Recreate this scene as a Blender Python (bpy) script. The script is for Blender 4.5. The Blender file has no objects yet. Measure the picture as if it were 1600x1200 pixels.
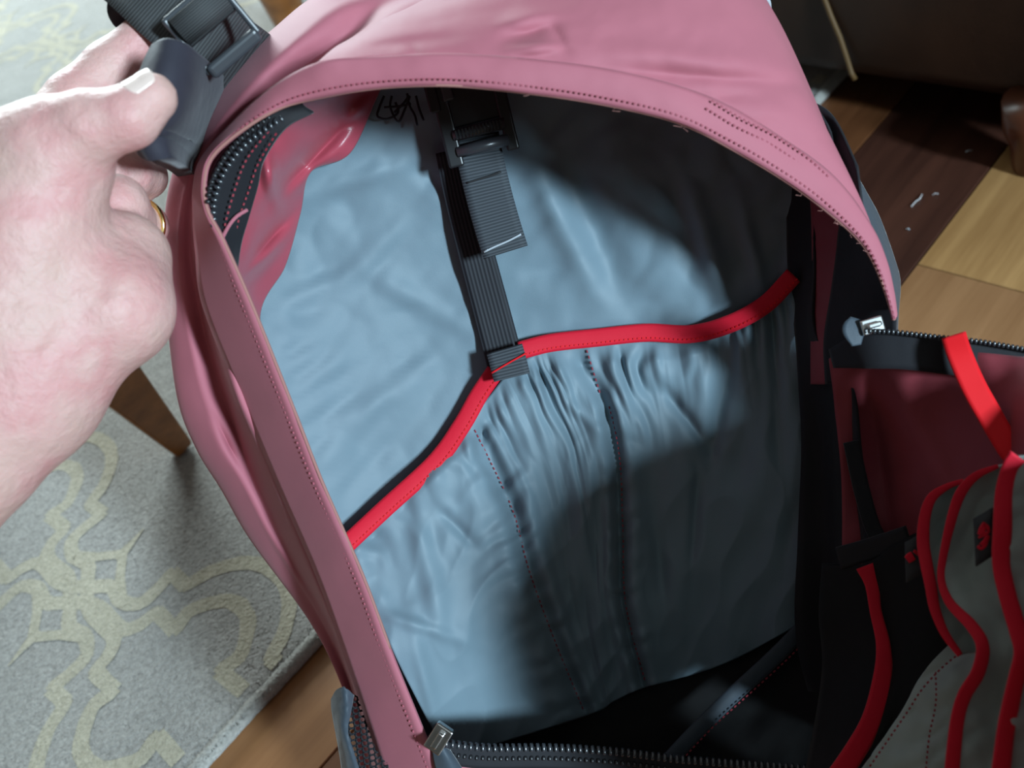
import bpy, bmesh, math, random
import numpy as np
from mathutils import Vector, Matrix, noise, Quaternion

random.seed(7)
scene = bpy.context.scene
C = scene.collection

# ------------------------------------------------------------------ camera
FPX = 1560.0
PITCH, ROLL, CAMH = math.radians(43.6), math.radians(21.8), 0.65
FW = Vector((0, math.cos(PITCH), -math.sin(PITCH)))
R0 = Vector((1, 0, 0)); U0 = Vector((0, math.sin(PITCH), math.cos(PITCH)))
CX = R0 * math.cos(ROLL) - U0 * math.sin(ROLL)
CY = R0 * math.sin(ROLL) + U0 * math.cos(ROLL)
CAM = Vector((0, 0, CAMH))
cd = bpy.data.cameras.new('camera'); cam = bpy.data.objects.new('camera', cd); C.objects.link(cam)
cd.sensor_width = 36; cd.lens = FPX / 1600 * 36; cd.clip_start = 0.02
M = Matrix((CX, CY, -FW)).transposed().to_4x4(); M.translation = CAM
cam.matrix_world = M
cd.dof.use_dof = True; cd.dof.focus_distance = 0.55; cd.dof.aperture_fstop = 9.0
scene.camera = cam

# ------------------------------------------------------------------ world, light, exposure
w = bpy.data.worlds.new('world'); scene.world = w; w.use_nodes = True
bg = w.node_tree.nodes['Background']
bg.inputs[0].default_value = (0.92, 0.97, 1.0, 1); bg.inputs[1].default_value = 0.05

def area_light(name, loc, target, sx, sy, power, col):
    l = bpy.data.lights.new(name, 'AREA'); l.shape = 'RECTANGLE'; l.size = sx; l.size_y = sy
    l.energy = power; l.color = col
    o = bpy.data.objects.new(name, l); C.objects.link(o); o.location = loc
    o.rotation_euler = (Vector(target) - Vector(loc)).to_track_quat('-Z', 'Y').to_euler()
    return o
# window behind and to the right of the photographer, and a wide window beyond the rug
KEYP = CAM + (FW + CX * .064) * .6
KEYD = (-FW + CX * .60 - CY * .05).normalized()
area_light('window_light_near', KEYP + KEYD * 3.2, KEYP, 0.26, 0.5, 122, (0.66, 0.87, 1.0))
area_light('window_light_far', (-0.75, 3.9, 1.7), (-0.6, 1.2, 0.0), 1.8, 1.4, 185, (0.80, 0.96, 1.0))
scene.view_settings.view_transform = 'Standard'; scene.view_settings.look = 'None'
scene.view_settings.gamma = 1.0; scene.view_settings.use_curve_mapping = False
scene.view_settings.exposure = 0.45

# ------------------------------------------------------------------ helpers
def at(px, py, d):
    return CAM + (FW + CX * ((px - 800) / FPX) - CY * ((py - 600) / FPX)) * d
def ray(px, py):
    return FW + CX * ((px - 800) / FPX) - CY * ((py - 600) / FPX)
def at_z(px, py, z=0.0):
    D = ray(px, py); return CAM + D * ((z - CAMH) / D.z)
def at_plane(px, py, p0, n):
    D = ray(px, py); return CAM + D * ((p0 - CAM).dot(n) / D.dot(n))

def world_loc(o):
    v = Vector((0, 0, 0))
    while o is not None:
        v += o.location; o = o.parent
    return v

def tag(o, label=None, cat=None, group=None, kind=None):
    if label: o['label'] = label
    if cat: o['category'] = cat
    if group: o['group'] = group
    if kind: o['kind'] = kind
    return o

def empty(name, loc, label, cat, group=None):
    o = bpy.data.objects.new(name, None); C.objects.link(o); o.location = loc
    o.empty_display_size = 0.05
    return tag(o, label, cat, group)

def obj(name, verts, faces, mat, parent=None, smooth=True, origin=None, uvs=None):
    base = world_loc(parent) if parent is not None else (Vector(origin) if origin is not None else Vector((0, 0, 0)))
    me = bpy.data.meshes.new(name)
    me.from_pydata([tuple(Vector(v) - base) for v in verts], [], faces)
    if smooth:
        me.polygons.foreach_set('use_smooth', [True] * len(me.polygons))
    if uvs is not None:
        uv = me.uv_layers.new(name='uv')
        li = np.empty(len(me.loops), dtype=np.int32); me.loops.foreach_get('vertex_index', li)
        uv.data.foreach_set('uv', np.asarray(uvs, dtype=np.float32)[li].ravel())
    me.materials.append(mat)
    o = bpy.data.objects.new(name, me); C.objects.link(o)
    if parent is not None: o.parent = parent
    else: o.location = base
    return o

def solid(o, t, offset=-1.0):
    m = o.modifiers.new('thickness', 'SOLIDIFY'); m.thickness = t; m.offset = offset
    return o
def subsurf(o, n=1):
    m = o.modifiers.new('smooth', 'SUBSURF'); m.levels = n; m.render_levels = n
    return o
def bevel(o, wdt, seg=2):
    m = o.modifiers.new('bevel', 'BEVEL'); m.width = wdt; m.segments = seg; m.limit_method = 'ANGLE'
    return o

def cr(P, n, closed=False):
    """Catmull-Rom through array P (k,dim) -> n samples, uniform in index"""
    P = np.asarray(P, float); k = len(P)
    t = np.linspace(0, k - 1, n)
    i = np.clip(np.floor(t).astype(int), 0, k - 2); s = (t - i)[:, None]
    p1 = P[i]; p2 = P[i + 1]
    p0 = np.where((i > 0)[:, None], P[np.maximum(i - 1, 0)], 2 * p1 - p2)
    p3 = np.where((i < k - 2)[:, None], P[np.minimum(i + 2, k - 1)], 2 * p2 - p1)
    return 0.5 * (2 * p1 + (p2 - p0) * s + (2 * p0 - 5 * p1 + 4 * p2 - p3) * s ** 2 + (3 * p1 - p0 - 3 * p2 + p3) * s ** 3)

def arc_resample(P, n):
    P = np.asarray(P, float)
    L = np.concatenate([[0], np.cumsum(np.linalg.norm(np.diff(P[:, :2], axis=0), axis=1))])
    t = np.linspace(0, L[-1], n)
    return np.stack([np.interp(t, L, P[:, j]) for j in range(P.shape[1])], 1)

def path(P, n, dense=400):
    return arc_resample(cr(P, dense), n)

def grid(rows, nu, nv):
    """rows: list of rows of (px,py,d) with equal column count -> (nv,nu,3)"""
    A = np.array([cr(r, nu) for r in rows])          # R,nu,3
    return np.array([cr(A[:, j], nv) for j in range(nu)]).transpose(1, 0, 2)

def sheet_from(G, name, mat, parent, disp=None, thick=0.0012, uvscale=True):
    nv, nu, _ = G.shape
    verts = []; uvs = []
    for j in range(nv):
        for i in range(nu):
            px, py, d = G[j, i]
            if disp:
                r = disp(i / (nu - 1), j / (nv - 1), px, py)
                if isinstance(r, tuple): px += r[1]; py += r[2]; d += r[0]
                else: d += r
            q = at(px, py, d); q.z = max(q.z, .003); verts.append(q); uvs.append((px / 3000, py / 3000))
    faces = [(j * nu + i, (j + 1) * nu + i, (j + 1) * nu + i + 1, j * nu + i + 1) for j in range(nv - 1) for i in range(nu - 1)]
    o = obj(name, verts, faces, mat, parent, uvs=uvs)
    if thick: solid(o, thick, 0.0)
    return o
def sheet(name, rows, nu, nv, mat, parent, disp=None, thick=0.0012):
    return sheet_from(grid(rows, nu, nv), name, mat, parent, disp, thick)

def nz(x, y, s, seed=0.0):
    return noise.noise(Vector((x / s, y / s, seed)))
def fbm(x, y, s, seed=0.0):
    return nz(x, y, s, seed) + 0.5 * nz(x, y, s * .5, seed + 7) + 0.25 * nz(x, y, s * .25, seed + 13)
def ridge(x, y, s, seed=0.0):
    return 1 - abs(nz(x, y, s, seed)) * 2.2
def fold(px, py, x0, y0, x1, y1, wdt, amp):
    """one long crease between two points: an S-profile ridge beside a valley"""
    dx, dy = x1 - x0, y1 - y0; L = math.hypot(dx, dy)
    t = ((px - x0) * dx + (py - y0) * dy) / L / L
    s = ((px - x0) * -dy + (py - y0) * dx) / L
    if t < -.8 or t > 1.8 or abs(s) > 3 * wdt: return 0.0
    e = math.exp(-((t - .5) / .52) ** 2)
    return amp * e * math.exp(-(s / wdt) ** 2)

def ribbon_px(name, P, width, mat, parent, n=80, thick=0.0015, bulge=0.0, uvflip=False, twist=None):
    """flat band following a (px,py,d) path; width in px (number or per-point list)"""
    Pd = cr(P, 300)
    if not np.isscalar(width):
        wd = cr(np.array(width, float)[:, None], 300)[:, 0]
    else: wd = np.full(300, float(width))
    Q = arc_resample(np.column_stack([Pd, wd]), n)
    T = np.gradient(Q[:, :2], axis=0); T /= np.linalg.norm(T, axis=1)[:, None]
    N = np.column_stack([-T[:, 1], T[:, 0]])
    m = 7
    G = np.zeros((n, m, 3))
    for k in range(m):
        s = k / (m - 1) - .5
        G[:, k, :2] = Q[:, :2] + N * (s * Q[:, 3:4])
        G[:, k, 2] = Q[:, 2] - bulge * (1 - (2 * s) ** 2)
        if twist is not None: G[:, k, 2] += s * twist
    verts = [at(*G[j, k]) for j in range(n) for k in range(m)]
    L = np.concatenate([[0], np.cumsum(np.linalg.norm(np.diff(Q[:, :2], axis=0), axis=1))])
    uvs = [(k / (m - 1), L[j] / 100) for j in range(n) for k in range(m)]
    faces = [(j * m + k, j * m + k + 1, (j + 1) * m + k + 1, (j + 1) * m + k) for j in range(n - 1) for k in range(m - 1)]
    o = obj(name, verts, faces, mat, parent, uvs=uvs)
    solid(o, thick, 0.0)
    return o

def tube_pts(pts, r, seg=6):
    pts = [Vector(p) for p in pts]; n = len(pts)
    rr = r if hasattr(r, '__len__') else [r] * n
    verts, faces = [], []
    prev = None
    for i, p in enumerate(pts):
        t = (pts[min(i + 1, n - 1)] - pts[max(i - 1, 0)]).normalized()
        if prev is None:
            a = t.orthogonal().normalized()
        else:
            a = (prev - t * prev.dot(t)).normalized()
        prev = a; b = t.cross(a)
        for k in range(seg):
            an = 2 * math.pi * k / seg
            verts.append(p + (a * math.cos(an) + b * math.sin(an)) * rr[i])
    for i in range(n - 1):
        for k in range(seg):
            k2 = (k + 1) % seg
            faces.append((i * seg + k, i * seg + k2, (i + 1) * seg + k2, (i + 1) * seg + k))
    faces.append(tuple(range(seg))[::-1]); faces.append(tuple(range((n - 1) * seg, n * seg)))
    return verts, faces
def tube(name, pts, r, mat, parent, seg=8, origin=None):
    v, f = tube_pts(pts, r, seg); return obj(name, v, f, mat, parent, origin=origin)
def tube_px(name, P, r, mat, parent, n=60, seg=8):
    return tube(name, [at(*q) for q in path(P, n)], r, mat, parent, seg)

def box_at(c, ax, ay, az):
    c, ax, ay, az = Vector(c), Vector(ax), Vector(ay), Vector(az)
    v = [c + ax * sx + ay * sy + az * sz for sz in (-1, 1) for sy in (-1, 1) for sx in (-1, 1)]
    f = [(0, 2, 3, 1), (4, 5, 7, 6), (0, 1, 5, 4), (2, 6, 7, 3), (0, 4, 6, 2), (1, 3, 7, 5)]
    return v, f
class MB:
    def __init__(s): s.v = []; s.f = []
    def add(s, vf):
        o = len(s.v); s.v += list(vf[0]); s.f += [tuple(i + o for i in f) for f in vf[1]]; return s
    def build(s, name, mat, parent=None, smooth=False, origin=None):
        return obj(name, s.v, s.f, mat, parent, smooth, origin)

def stitches(name, P, mat, parent, step=9.0, ln=0.55, wd=0.00035, lift=0.0008):
    """row of short thread dashes along a (px,py,d) path"""
    Pd = cr(P, 500)
    L = np.linalg.norm(np.diff(Pd[:, :2], axis=0), axis=1).sum(); n = max(3, int(L / step))
    Q = arc_resample(Pd, n * 2)
    mb = MB()
    for i in range(0, 2 * n - 1, 2):
        a = at(Q[i, 0], Q[i, 1], Q[i, 2] - lift); b = at(Q[i + 1, 0], Q[i + 1, 1], Q[i + 1, 2] - lift)
        t = (b - a); m = (a + b) / 2; l = t.length; t.normalize()
        view = (CAM - m).normalized(); s = t.cross(view).normalized(); u = s.cross(t)
        mb.add(box_at(m, t * (l * ln), s * wd, u * wd * .7))
    return tag(mb.build(name, mat, parent), kind='stuff')

def zip_teeth(name, P, mat, parent, step=9.0, ht=9.0, lift=0.001, thick=0.0011, side=1):
    Pd = cr(P, 500)
    L = np.linalg.norm(np.diff(Pd[:, :2], axis=0), axis=1).sum(); n = int(L / step)
    Q = arc_resample(Pd, n)
    mb = MB()
    for i in range(n):
        j = min(i + 1, n - 1); k = max(i - 1, 0)
        c = at(Q[i, 0], Q[i, 1], Q[i, 2] - lift)
        t = (at(*Q[j]) - at(*Q[k])).normalized()
        view = (CAM - c).normalized(); s = t.cross(view).normalized() * side; u = s.cross(t)
        pxm = Q[i, 2] / FPX
        bm = bmesh.new()
        bmesh.ops.create_cube(bm, size=1)
        bmesh.ops.bevel(bm, geom=bm.edges[:], offset=.22, segments=1, affect='EDGES')
        vv = [c + t * (v.co.x * step * .62 * pxm) + s * (v.co.y * ht * pxm) + u * (v.co.z * thick * 2) for v in bm.verts]
        bm.verts.ensure_lookup_table()
        ff = [tuple(q.index for q in f.verts) for f in bm.faces]
        bm.free()
        mb.add((vv, ff))
    return tag(mb.build(name, mat, parent, smooth=True), kind='stuff')

# ------------------------------------------------------------------ materials
def nodes_of(m): return m.node_tree.nodes, m.node_tree.links
def base_mat(name, col, rough=.6, metallic=0, spec=.5, sheen=0, sheen_tint=None):
    m = bpy.data.materials.new(name); m.use_nodes = True
    b = m.node_tree.nodes['Principled BSDF']
    b.inputs['Base Color'].default_value = (*col, 1); b.inputs['Roughness'].default_value = rough
    b.inputs['Metallic'].default_value = metallic; b.inputs['Specular IOR Level'].default_value = spec
    b.inputs['Sheen Weight'].default_value = sheen
    b.inputs['Sheen Roughness'].default_value = .4
    if sheen_tint: b.inputs['Sheen Tint'].default_value = (*sheen_tint, 1)
    return m, b
def ramp(N, L, src, stops):
    r = N.new('ShaderNodeValToRGB'); L.new(src, r.inputs[0])
    while len(r.color_ramp.elements) < len(stops): r.color_ramp.elements.new(.5)
    for e, (p, c) in zip(r.color_ramp.elements, stops): e.position = p; e.color = (*c, 1)
    return r.outputs[0]
def tex_noise(N, L, scale, detail=3, coord='Object', rough=.55, vec=None, out='Fac'):
    t = N.new('ShaderNodeTexNoise'); t.inputs['Scale'].default_value = scale
    t.inputs['Detail'].default_value = detail; t.inputs['Roughness'].default_value = rough
    if vec is None:
        tc = N.new('ShaderNodeTexCoord'); vec = tc.outputs[coord]
    L.new(vec, t.inputs['Vector']); return t.outputs[out]
def add_bump(m, b, src, dist, strength=1.0, prev=None):
    N, L = nodes_of(m); bp = N.new('ShaderNodeBump'); bp.inputs['Distance'].default_value = dist
    bp.inputs['Strength'].default_value = strength; L.new(src, bp.inputs['Height'])
    if prev: L.new(prev, bp.inputs['Normal'])
    L.new(bp.outputs[0], b.inputs['Normal']); return bp.outputs[0]

def fabric(name, c1, c2, rough=.68, sheen=.2, weave=2600, wr=30, wrd=.0012, spec=.22):
    m, b = base_mat(name, c1, rough, spec=spec, sheen=sheen)
    N, L = nodes_of(m)
    n = tex_noise(N, L, 9, 4)
    L.new(ramp(N, L, n, [(.3, c1), (.7, c2)]), b.inputs['Base Color'])
    p = add_bump(m, b, tex_noise(N, L, wr, 3), wrd, .7)
    add_bump(m, b, tex_noise(N, L, weave, 1), .0002, .35, p)
    return m
def webbing(name, c1, c2, ribs=34, along=True, rough=.7):
    m, b = base_mat(name, c1, rough, spec=.3)
    N, L = nodes_of(m); tc = N.new('ShaderNodeTexCoord')
    wv = N.new('ShaderNodeTexWave'); wv.wave_type = 'BANDS'; wv.bands_direction = 'Y' if along else 'X'
    wv.inputs['Scale'].default_value = ribs if along else ribs / 3; wv.inputs['Distortion'].default_value = .3
    wv.inputs['Detail'].default_value = 1
    L.new(tc.outputs['UV'], wv.inputs['Vector'])
    L.new(ramp(N, L, wv.outputs['Fac'], [(.2, c1), (.8, c2)]), b.inputs['Base Color'])
    add_bump(m, b, wv.outputs['Fac'], .0004, .6)
    return m

LINING = fabric('grey_nylon_lining', (.148, .212, .256), (.172, .238, .282), .53, .1, wr=22, wrd=.0016, spec=.3)
PINK = fabric('rose_nylon_shell', (.405, .128, .165), (.445, .142, .18), .66, .12, wr=12, wrd=.0012)
SATIN = fabric('rose_satin_gusset', (.38, .06, .09), (.42, .07, .1), .3, .1, wr=14, wrd=.002, spec=.5)
MAROON = fabric('maroon_flap_lining', (.24, .04, .055), (.28, .05, .065), .6, .1, wr=12, wrd=.0015)
REDTRIM = fabric('red_binding', (.60, .008, .028), (.66, .012, .033), .65, .15, wr=60, wrd=.0004)
REDTAPE = fabric('red_tape', (.70, .006, .012), (.74, .01, .016), .65, .1, wr=40, wrd=.0003)
GREYORG = fabric('grey_organizer_nylon', (.33, .39, .375), (.38, .44, .425), .6, .1, wr=18, wrd=.002)
SLATE = fabric('slate_pocket_nylon', (.045, .06, .078), (.058, .075, .095), .5, .25)
BLACKTAPE = fabric('black_zip_tape', (.012, .012, .015), (.018, .018, .022), .7, .1)
BLACKMESH = fabric('black_mesh', (.006, .006, .007), (.01, .01, .01), .8, .05)
WEB = webbing('black_webbing', (.03, .036, .043), (.065, .074, .086), 6.5)
WEBV = webbing('black_elastic', (.012, .013, .017), (.03, .033, .04), 9, along=False)
STRAPWEB = webbing('dark_strap_webbing', (.04, .042, .044), (.066, .069, .071), 6.5)
PLASTIC, _b = base_mat('black_plastic', (.012, .013, .015), .38, spec=.5)
BUCKLE, _b = base_mat('grey_black_plastic', (.045, .05, .058), .3, spec=.6)
TEETH, _b = base_mat('black_zip_teeth', (.03, .035, .042), .22, spec=.9)
METAL, _b = base_mat('zip_pull_metal', (.7, .7, .7), .18, metallic=1)
GOLD, _b = base_mat('gold', (.75, .55, .2), .2, metallic=1)
REDTHREAD, _b = base_mat('red_thread', (.26, .015, .03), .7)
PINKTHREAD, _b = base_mat('rose_thread', (.33, .07, .1), .7)
GREYTHREAD, _b = base_mat('grey_thread', (.42, .46, .5), .7)
DARKTHREAD, _b = base_mat('dark_thread', (.01, .01, .012), .7)
WHITETHREAD, _b = base_mat('white_thread', (.75, .73, .75), .8)
INK, _b = base_mat('black_ink', (.012, .014, .02), .6)
TAGCLOTH, _b = base_mat('black_tag_cloth', (.035, .037, .043), .8)
RAW, _b = base_mat('raw_fabric_edge', (.36, .16, .14), .8)
PADBLUE = fabric('padded_strap_mesh', (.022, .022, .03), (.035, .034, .048), .7, .2, weave=1500)

def skin_mat():
    m, b = base_mat('skin', (.75, .45, .38), .5, spec=.35)
    N, L = nodes_of(m)
    n1 = tex_noise(N, L, 38, 4, rough=.5)
    c = ramp(N, L, n1, [(.30, (.58, .37, .32)), (.46, (.62, .37, .335)), (.60, (.60, .30, .285)), (.74, (.64, .41, .37))])
    L.new(c, b.inputs['Base Color'])
    b.inputs['Subsurface Weight'].default_value = .15; b.inputs['Subsurface Radius'].default_value = (.006, .002, .0012)
    b.inputs['Subsurface Scale'].default_value = 1.0
    p0 = add_bump(m, b, tex_noise(N, L, 60, 5, rough=.65), .0022, .8)
    p = add_bump(m, b, tex_noise(N, L, 210, 4, rough=.6), .0009, .7, p0)
    vo = N.new('ShaderNodeTexVoronoi'); vo.inputs['Scale'].default_value = 900; vo.feature = 'DISTANCE_TO_EDGE'
    tc = N.new('ShaderNodeTexCoord'); L.new(tc.outputs['Object'], vo.inputs['Vector'])
    add_bump(m, b, vo.outputs['Distance'], .0002, .4, p)
    return m
SKIN = skin_mat()
NAIL, _b = base_mat('fingernail', (.8, .62, .55), .22, spec=.6)

def wood(name, dark, light, gscale=1.0, rough=.32):
    m, b = base_mat(name, light, rough, spec=.45)
    N, L = nodes_of(m); tc = N.new('ShaderNodeTexCoord'); oi = N.new('ShaderNodeObjectInfo')
    mp = N.new('ShaderNodeMapping'); L.new(tc.outputs['Object'], mp.inputs[0]); mp.inputs['Scale'].default_value = (3.2, 46, 46)
    cm = N.new('ShaderNodeCombineXYZ'); ml = N.new('ShaderNodeMath'); ml.operation = 'MULTIPLY'; ml.inputs[1].default_value = 37
    L.new(oi.outputs['Random'], ml.inputs[0]); L.new(ml.outputs[0], cm.inputs[0]); L.new(ml.outputs[0], cm.inputs[2])
    L.new(cm.outputs[0], mp.inputs['Location'])
    n1 = tex_noise(N, L, gscale, 5, vec=mp.outputs[0], rough=.62)
    L.new(ramp(N, L, n1, [(.3, dark), (.5, tuple((a + c) / 2 for a, c in zip(dark, light))), (.68, light)]), b.inputs['Base Color'])
    add_bump(m, b, n1, .0003, .3)
    return m
WOODS = dict(
    gold=wood('golden_oak_plank', (.25, .125, .045), (.42, .235, .095)),
    tan=wood('tan_oak_plank', (.22, .105, .045), (.33, .17, .08)),
    orange=wood('orange_oak_plank', (.2, .085, .03), (.32, .15, .062)),
    brown=wood('brown_plank', (.09, .032, .013), (.16, .062, .025)),
    dark=wood('dark_cherry_plank', (.035, .013, .009), (.075, .028, .018)))
CHAIRWOOD = wood('varnished_orange_wood', (.17, .06, .014), (.3, .115, .03), 1.2, .2)
DARKFOOT = wood('red_brown_foot_wood', (.07, .018, .008), (.1, .03, .012), 1.2, .35)

def leather_mat():
    m, b = base_mat('dark_brown_leather', (.03, .014, .008), .42, spec=.3)
    N, L = nodes_of(m)
    n1 = tex_noise(N, L, 14, 5)
    L.new(ramp(N, L, n1, [(.3, (.022, .01, .006)), (.7, (.04, .018, .01))]), b.inputs['Base Color'])
    add_bump(m, b, tex_noise(N, L, 420, 2), .0006, .4)
    return m
LEATHER = leather_mat()
PIPING, _b = base_mat('tan_piping', (.11, .06, .02), .5)

def rug_mat(name, c1, c2, c3):
    m, b = base_mat(name, c1, .95, spec=.1, sheen=.5)
    N, L = nodes_of(m)
    n1 = tex_noise(N, L, 260, 3, rough=.7)
    n2 = tex_noise(N, L, 7, 4, rough=.6)
    mx = N.new('ShaderNodeMix'); mx.data_type = 'RGBA'
    L.new(ramp(N, L, n1, [(.33, c1), (.5, c2), (.68, c3)]), mx.inputs[6])
    mx.inputs[7].default_value = (*[x * .8 for x in c2], 1)
    L.new(ramp(N, L, n2, [(.45, (0, 0, 0)), (.75, (.7, .7, .7))]), mx.inputs[0])
    L.new(mx.outputs[2], b.inputs['Base Color'])
    p = add_bump(m, b, tex_noise(N, L, 330, 3, rough=.7), .004, .9)
    add_bump(m, b, tex_noise(N, L, 60, 2), .004, .5, p)
    return m
RUG = rug_mat('grey_wool_pile', (.23, .215, .195), (.33, .315, .29), (.43, .41, .38))
RUGCREAM = rug_mat('cream_wool_pile', (.33, .295, .215), (.43, .39, .295), (.52, .475, .37))
RUGEDGE = rug_mat('rug_edge_binding', (.3, .29, .26), (.4, .385, .35), (.5, .48, .44))

# ------------------------------------------------------------------ floor: boards run along E, widths across NN
AE = math.radians(33.5)
E = Vector((math.cos(AE), math.sin(AE), 0)); NN = Vector((E.y, -E.x, 0))
FO = at_z(1403, 451)
def ne(n, e, z=0.0): return FO + NN * n + E * e + Vector((0, 0, z))
PW = 0.131
v, f = box_at(ne(.3, .4, -.03), NN * 4.6, E * 4.6, Vector((0, 0, .012)))
subfloor, _b = base_mat('dark_subfloor', (.015, .009, .006), .9)
floor = obj('floor', v, f, subfloor, None, False); tag(floor, kind='structure')
WALLPAINT, _b = base_mat('warm_wall_paint', (.17, .14, .11), .8)
CEILPAINT, _b = base_mat('ceiling_paint', (.28,.26,.235), .9)
def shell(name, c, ax, ay, az, m):
    v, f = box_at(c, ax, ay, az); tag(obj(name, v, f, m, None, False), kind='structure')
shell('wall_back', (0, 4.35, 1.2), (4.2, 0, 0), (0, .05, 0), (0, 0, 1.25), WALLPAINT)
shell('wall_front', (0, -3.75, 1.2), (4.2, 0, 0), (0, .05, 0), (0, 0, 1.25), WALLPAINT)
shell('wall_left', (-4.1, .3, 1.2), (.05, 0, 0), (0, 4.0, 0), (0, 0, 1.25), WALLPAINT)
shell('wall_right', (4.1, .3, 1.2), (.05, 0, 0), (0, 4.0, 0), (0, 0, 1.25), WALLPAINT)
shell('ceiling', (0, .3, 2.5), (4.2, 0, 0), (0, 4.1, 0), (0, 0, .05), CEILPAINT)
plank_cache = {}
def plank_mesh(length):
    k = round(length, 3)
    if k not in plank_cache:
        bm = bmesh.new(); bmesh.ops.create_cube(bm, size=1)
        for q in bm.verts: q.co = Vector((q.co.x * (length - .0012), q.co.y * (PW - .0012), q.co.z * .018))
        bmesh.ops.bevel(bm, geom=[ed for ed in bm.edges if all(x.co.z > 0 for x in ed.verts)], offset=.0008, segments=1, affect='EDGES')
        me = bpy.data.meshes.new('plank'); bm.to_mesh(me); bm.free(); me.materials.append(WOODS['tan'])
        plank_cache[k] = me
    return plank_cache[k]
def plank(row, e0, e1, wd):
    o = bpy.data.objects.new('plank', plank_mesh(e1 - e0)); C.objects.link(o); o.parent = floor
    o.location = ne((row + .5) * PW, (e0 + e1) / 2, -.009); o.rotation_euler = (0, 0, AE)
    o.material_slots[0].link = 'OBJECT'; o.material_slots[0].material = WOODS[wd]
joint0 = (at_z(1436, 413) - FO).dot(E)
explicit = {0: [(joint0 - .9, joint0, 'tan'), (joint0, joint0 + .62, 'gold')],
            -1: [(-1.25, -.35, 'brown'), (-.35, .55, 'dark')],
            -2: [(-.98, -.3, 'orange'), (-.3, .6, 'brown')],
            1: [(-.75, .0, 'orange'), (.0, .75, 'tan')]}
kinds = ['gold', 'tan', 'orange', 'brown', 'dark', 'tan', 'orange']
rp = random.Random(3)
for row in range(-2, 16):
    segs = explicit.get(row, [])
    lo = segs[0][0] if segs else rp.uniform(-1.2, -.6); hi = segs[-1][1] if segs else lo
    for s in segs: plank(row, *s)
    while lo > -1.6: plank(row, lo - .9, lo, rp.choice(kinds)); lo -= .9
    while hi < 2.2: plank(row, hi, hi + .9, rp.choice(kinds)); hi += .9

# ------------------------------------------------------------------ rug with trellis pattern
RA = at_z(124, 930, .012)                     # a crossing of the trellis
RN = (RA - FO).dot(NN); REe = (RA - FO).dot(E)
def rp_(n, e, z=.012): return ne(RN + n, REe + e, z)
redge = (at_z(412, 1102, .006) - FO).dot(NN) - RN
rug = empty('area_rug', rp_(0, 0, 0), 'grey pile area rug with a cream double-line trellis pattern', 'rug')
def rug_body():
    # slab with slightly wavy, rounded front edge
    prof = [(-.004, .0), (.0, .004), (-.002, .009), (-.008, .012), (-.02, .0125), (-.06, .0125), (-3.0, .0125)]
    es = np.linspace(-1.1, 2.6, 500)
    verts = []; faces = []; m = len(prof)
    for i, e in enumerate(es):
        wob = .0016 * noise.noise(Vector((e * 14, 0, 2))) + .0008 * noise.noise(Vector((e * 90, 0, 5)))
        for k, (a, z) in enumerate(prof):
            verts.append(rp_(redge + a + (wob if k < 5 else 0), e, z))
    for i in range(len(es) - 1):
        for k in range(m - 1):
            faces.append((i * m + k, (i + 1) * m + k, (i + 1) * m + k + 1, i * m + k + 1))
    return obj('pile', verts, faces, RUG, rug)
rug_body()
def rug_binding():
    es = np.linspace(-1.1, 2.6, 900); pts = []; rr = []
    for e in es:
        wob = .0016 * noise.noise(Vector((e * 14, 0, 2))) + .0008 * noise.noise(Vector((e * 90, 0, 5)))
        pts.append(rp_(redge - .006 + wob, e, .0075)); rr.append(.0062 + .0006 * noise.noise(Vector((e * 160, 3, 0))))
    tube('edge_binding', pts, rr, RUGEDGE, rug, 8)
rug_binding()
NS, ES = .3025, .3225
outer = [(0, .045), (.02, .03), (.045, .02), (.064, .029), (.066, .048), (.065, .065), (.087, .064), (.096, .085), (.114, .106), (.135, .117), (NS / 2, .119)]
inner = [(.05, 0), (.07, .004), (.083, .017), (.087, .033), (.116, .032), (.113, .049), (.123, .065), (.137, .077), (NS / 2, .080)]
cross = [(-x, e) for x, e in outer[:1:-1]] + [(-.022, .023), (.002, .008), (.03, -.004)] + [(x, -e) for x, e in inner[1:]]
hook = [(.05, .019), (.022, .033), (.0, .05)]
spike = [(0, .045), (-.002, .06), (-.006, .078)]
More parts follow.
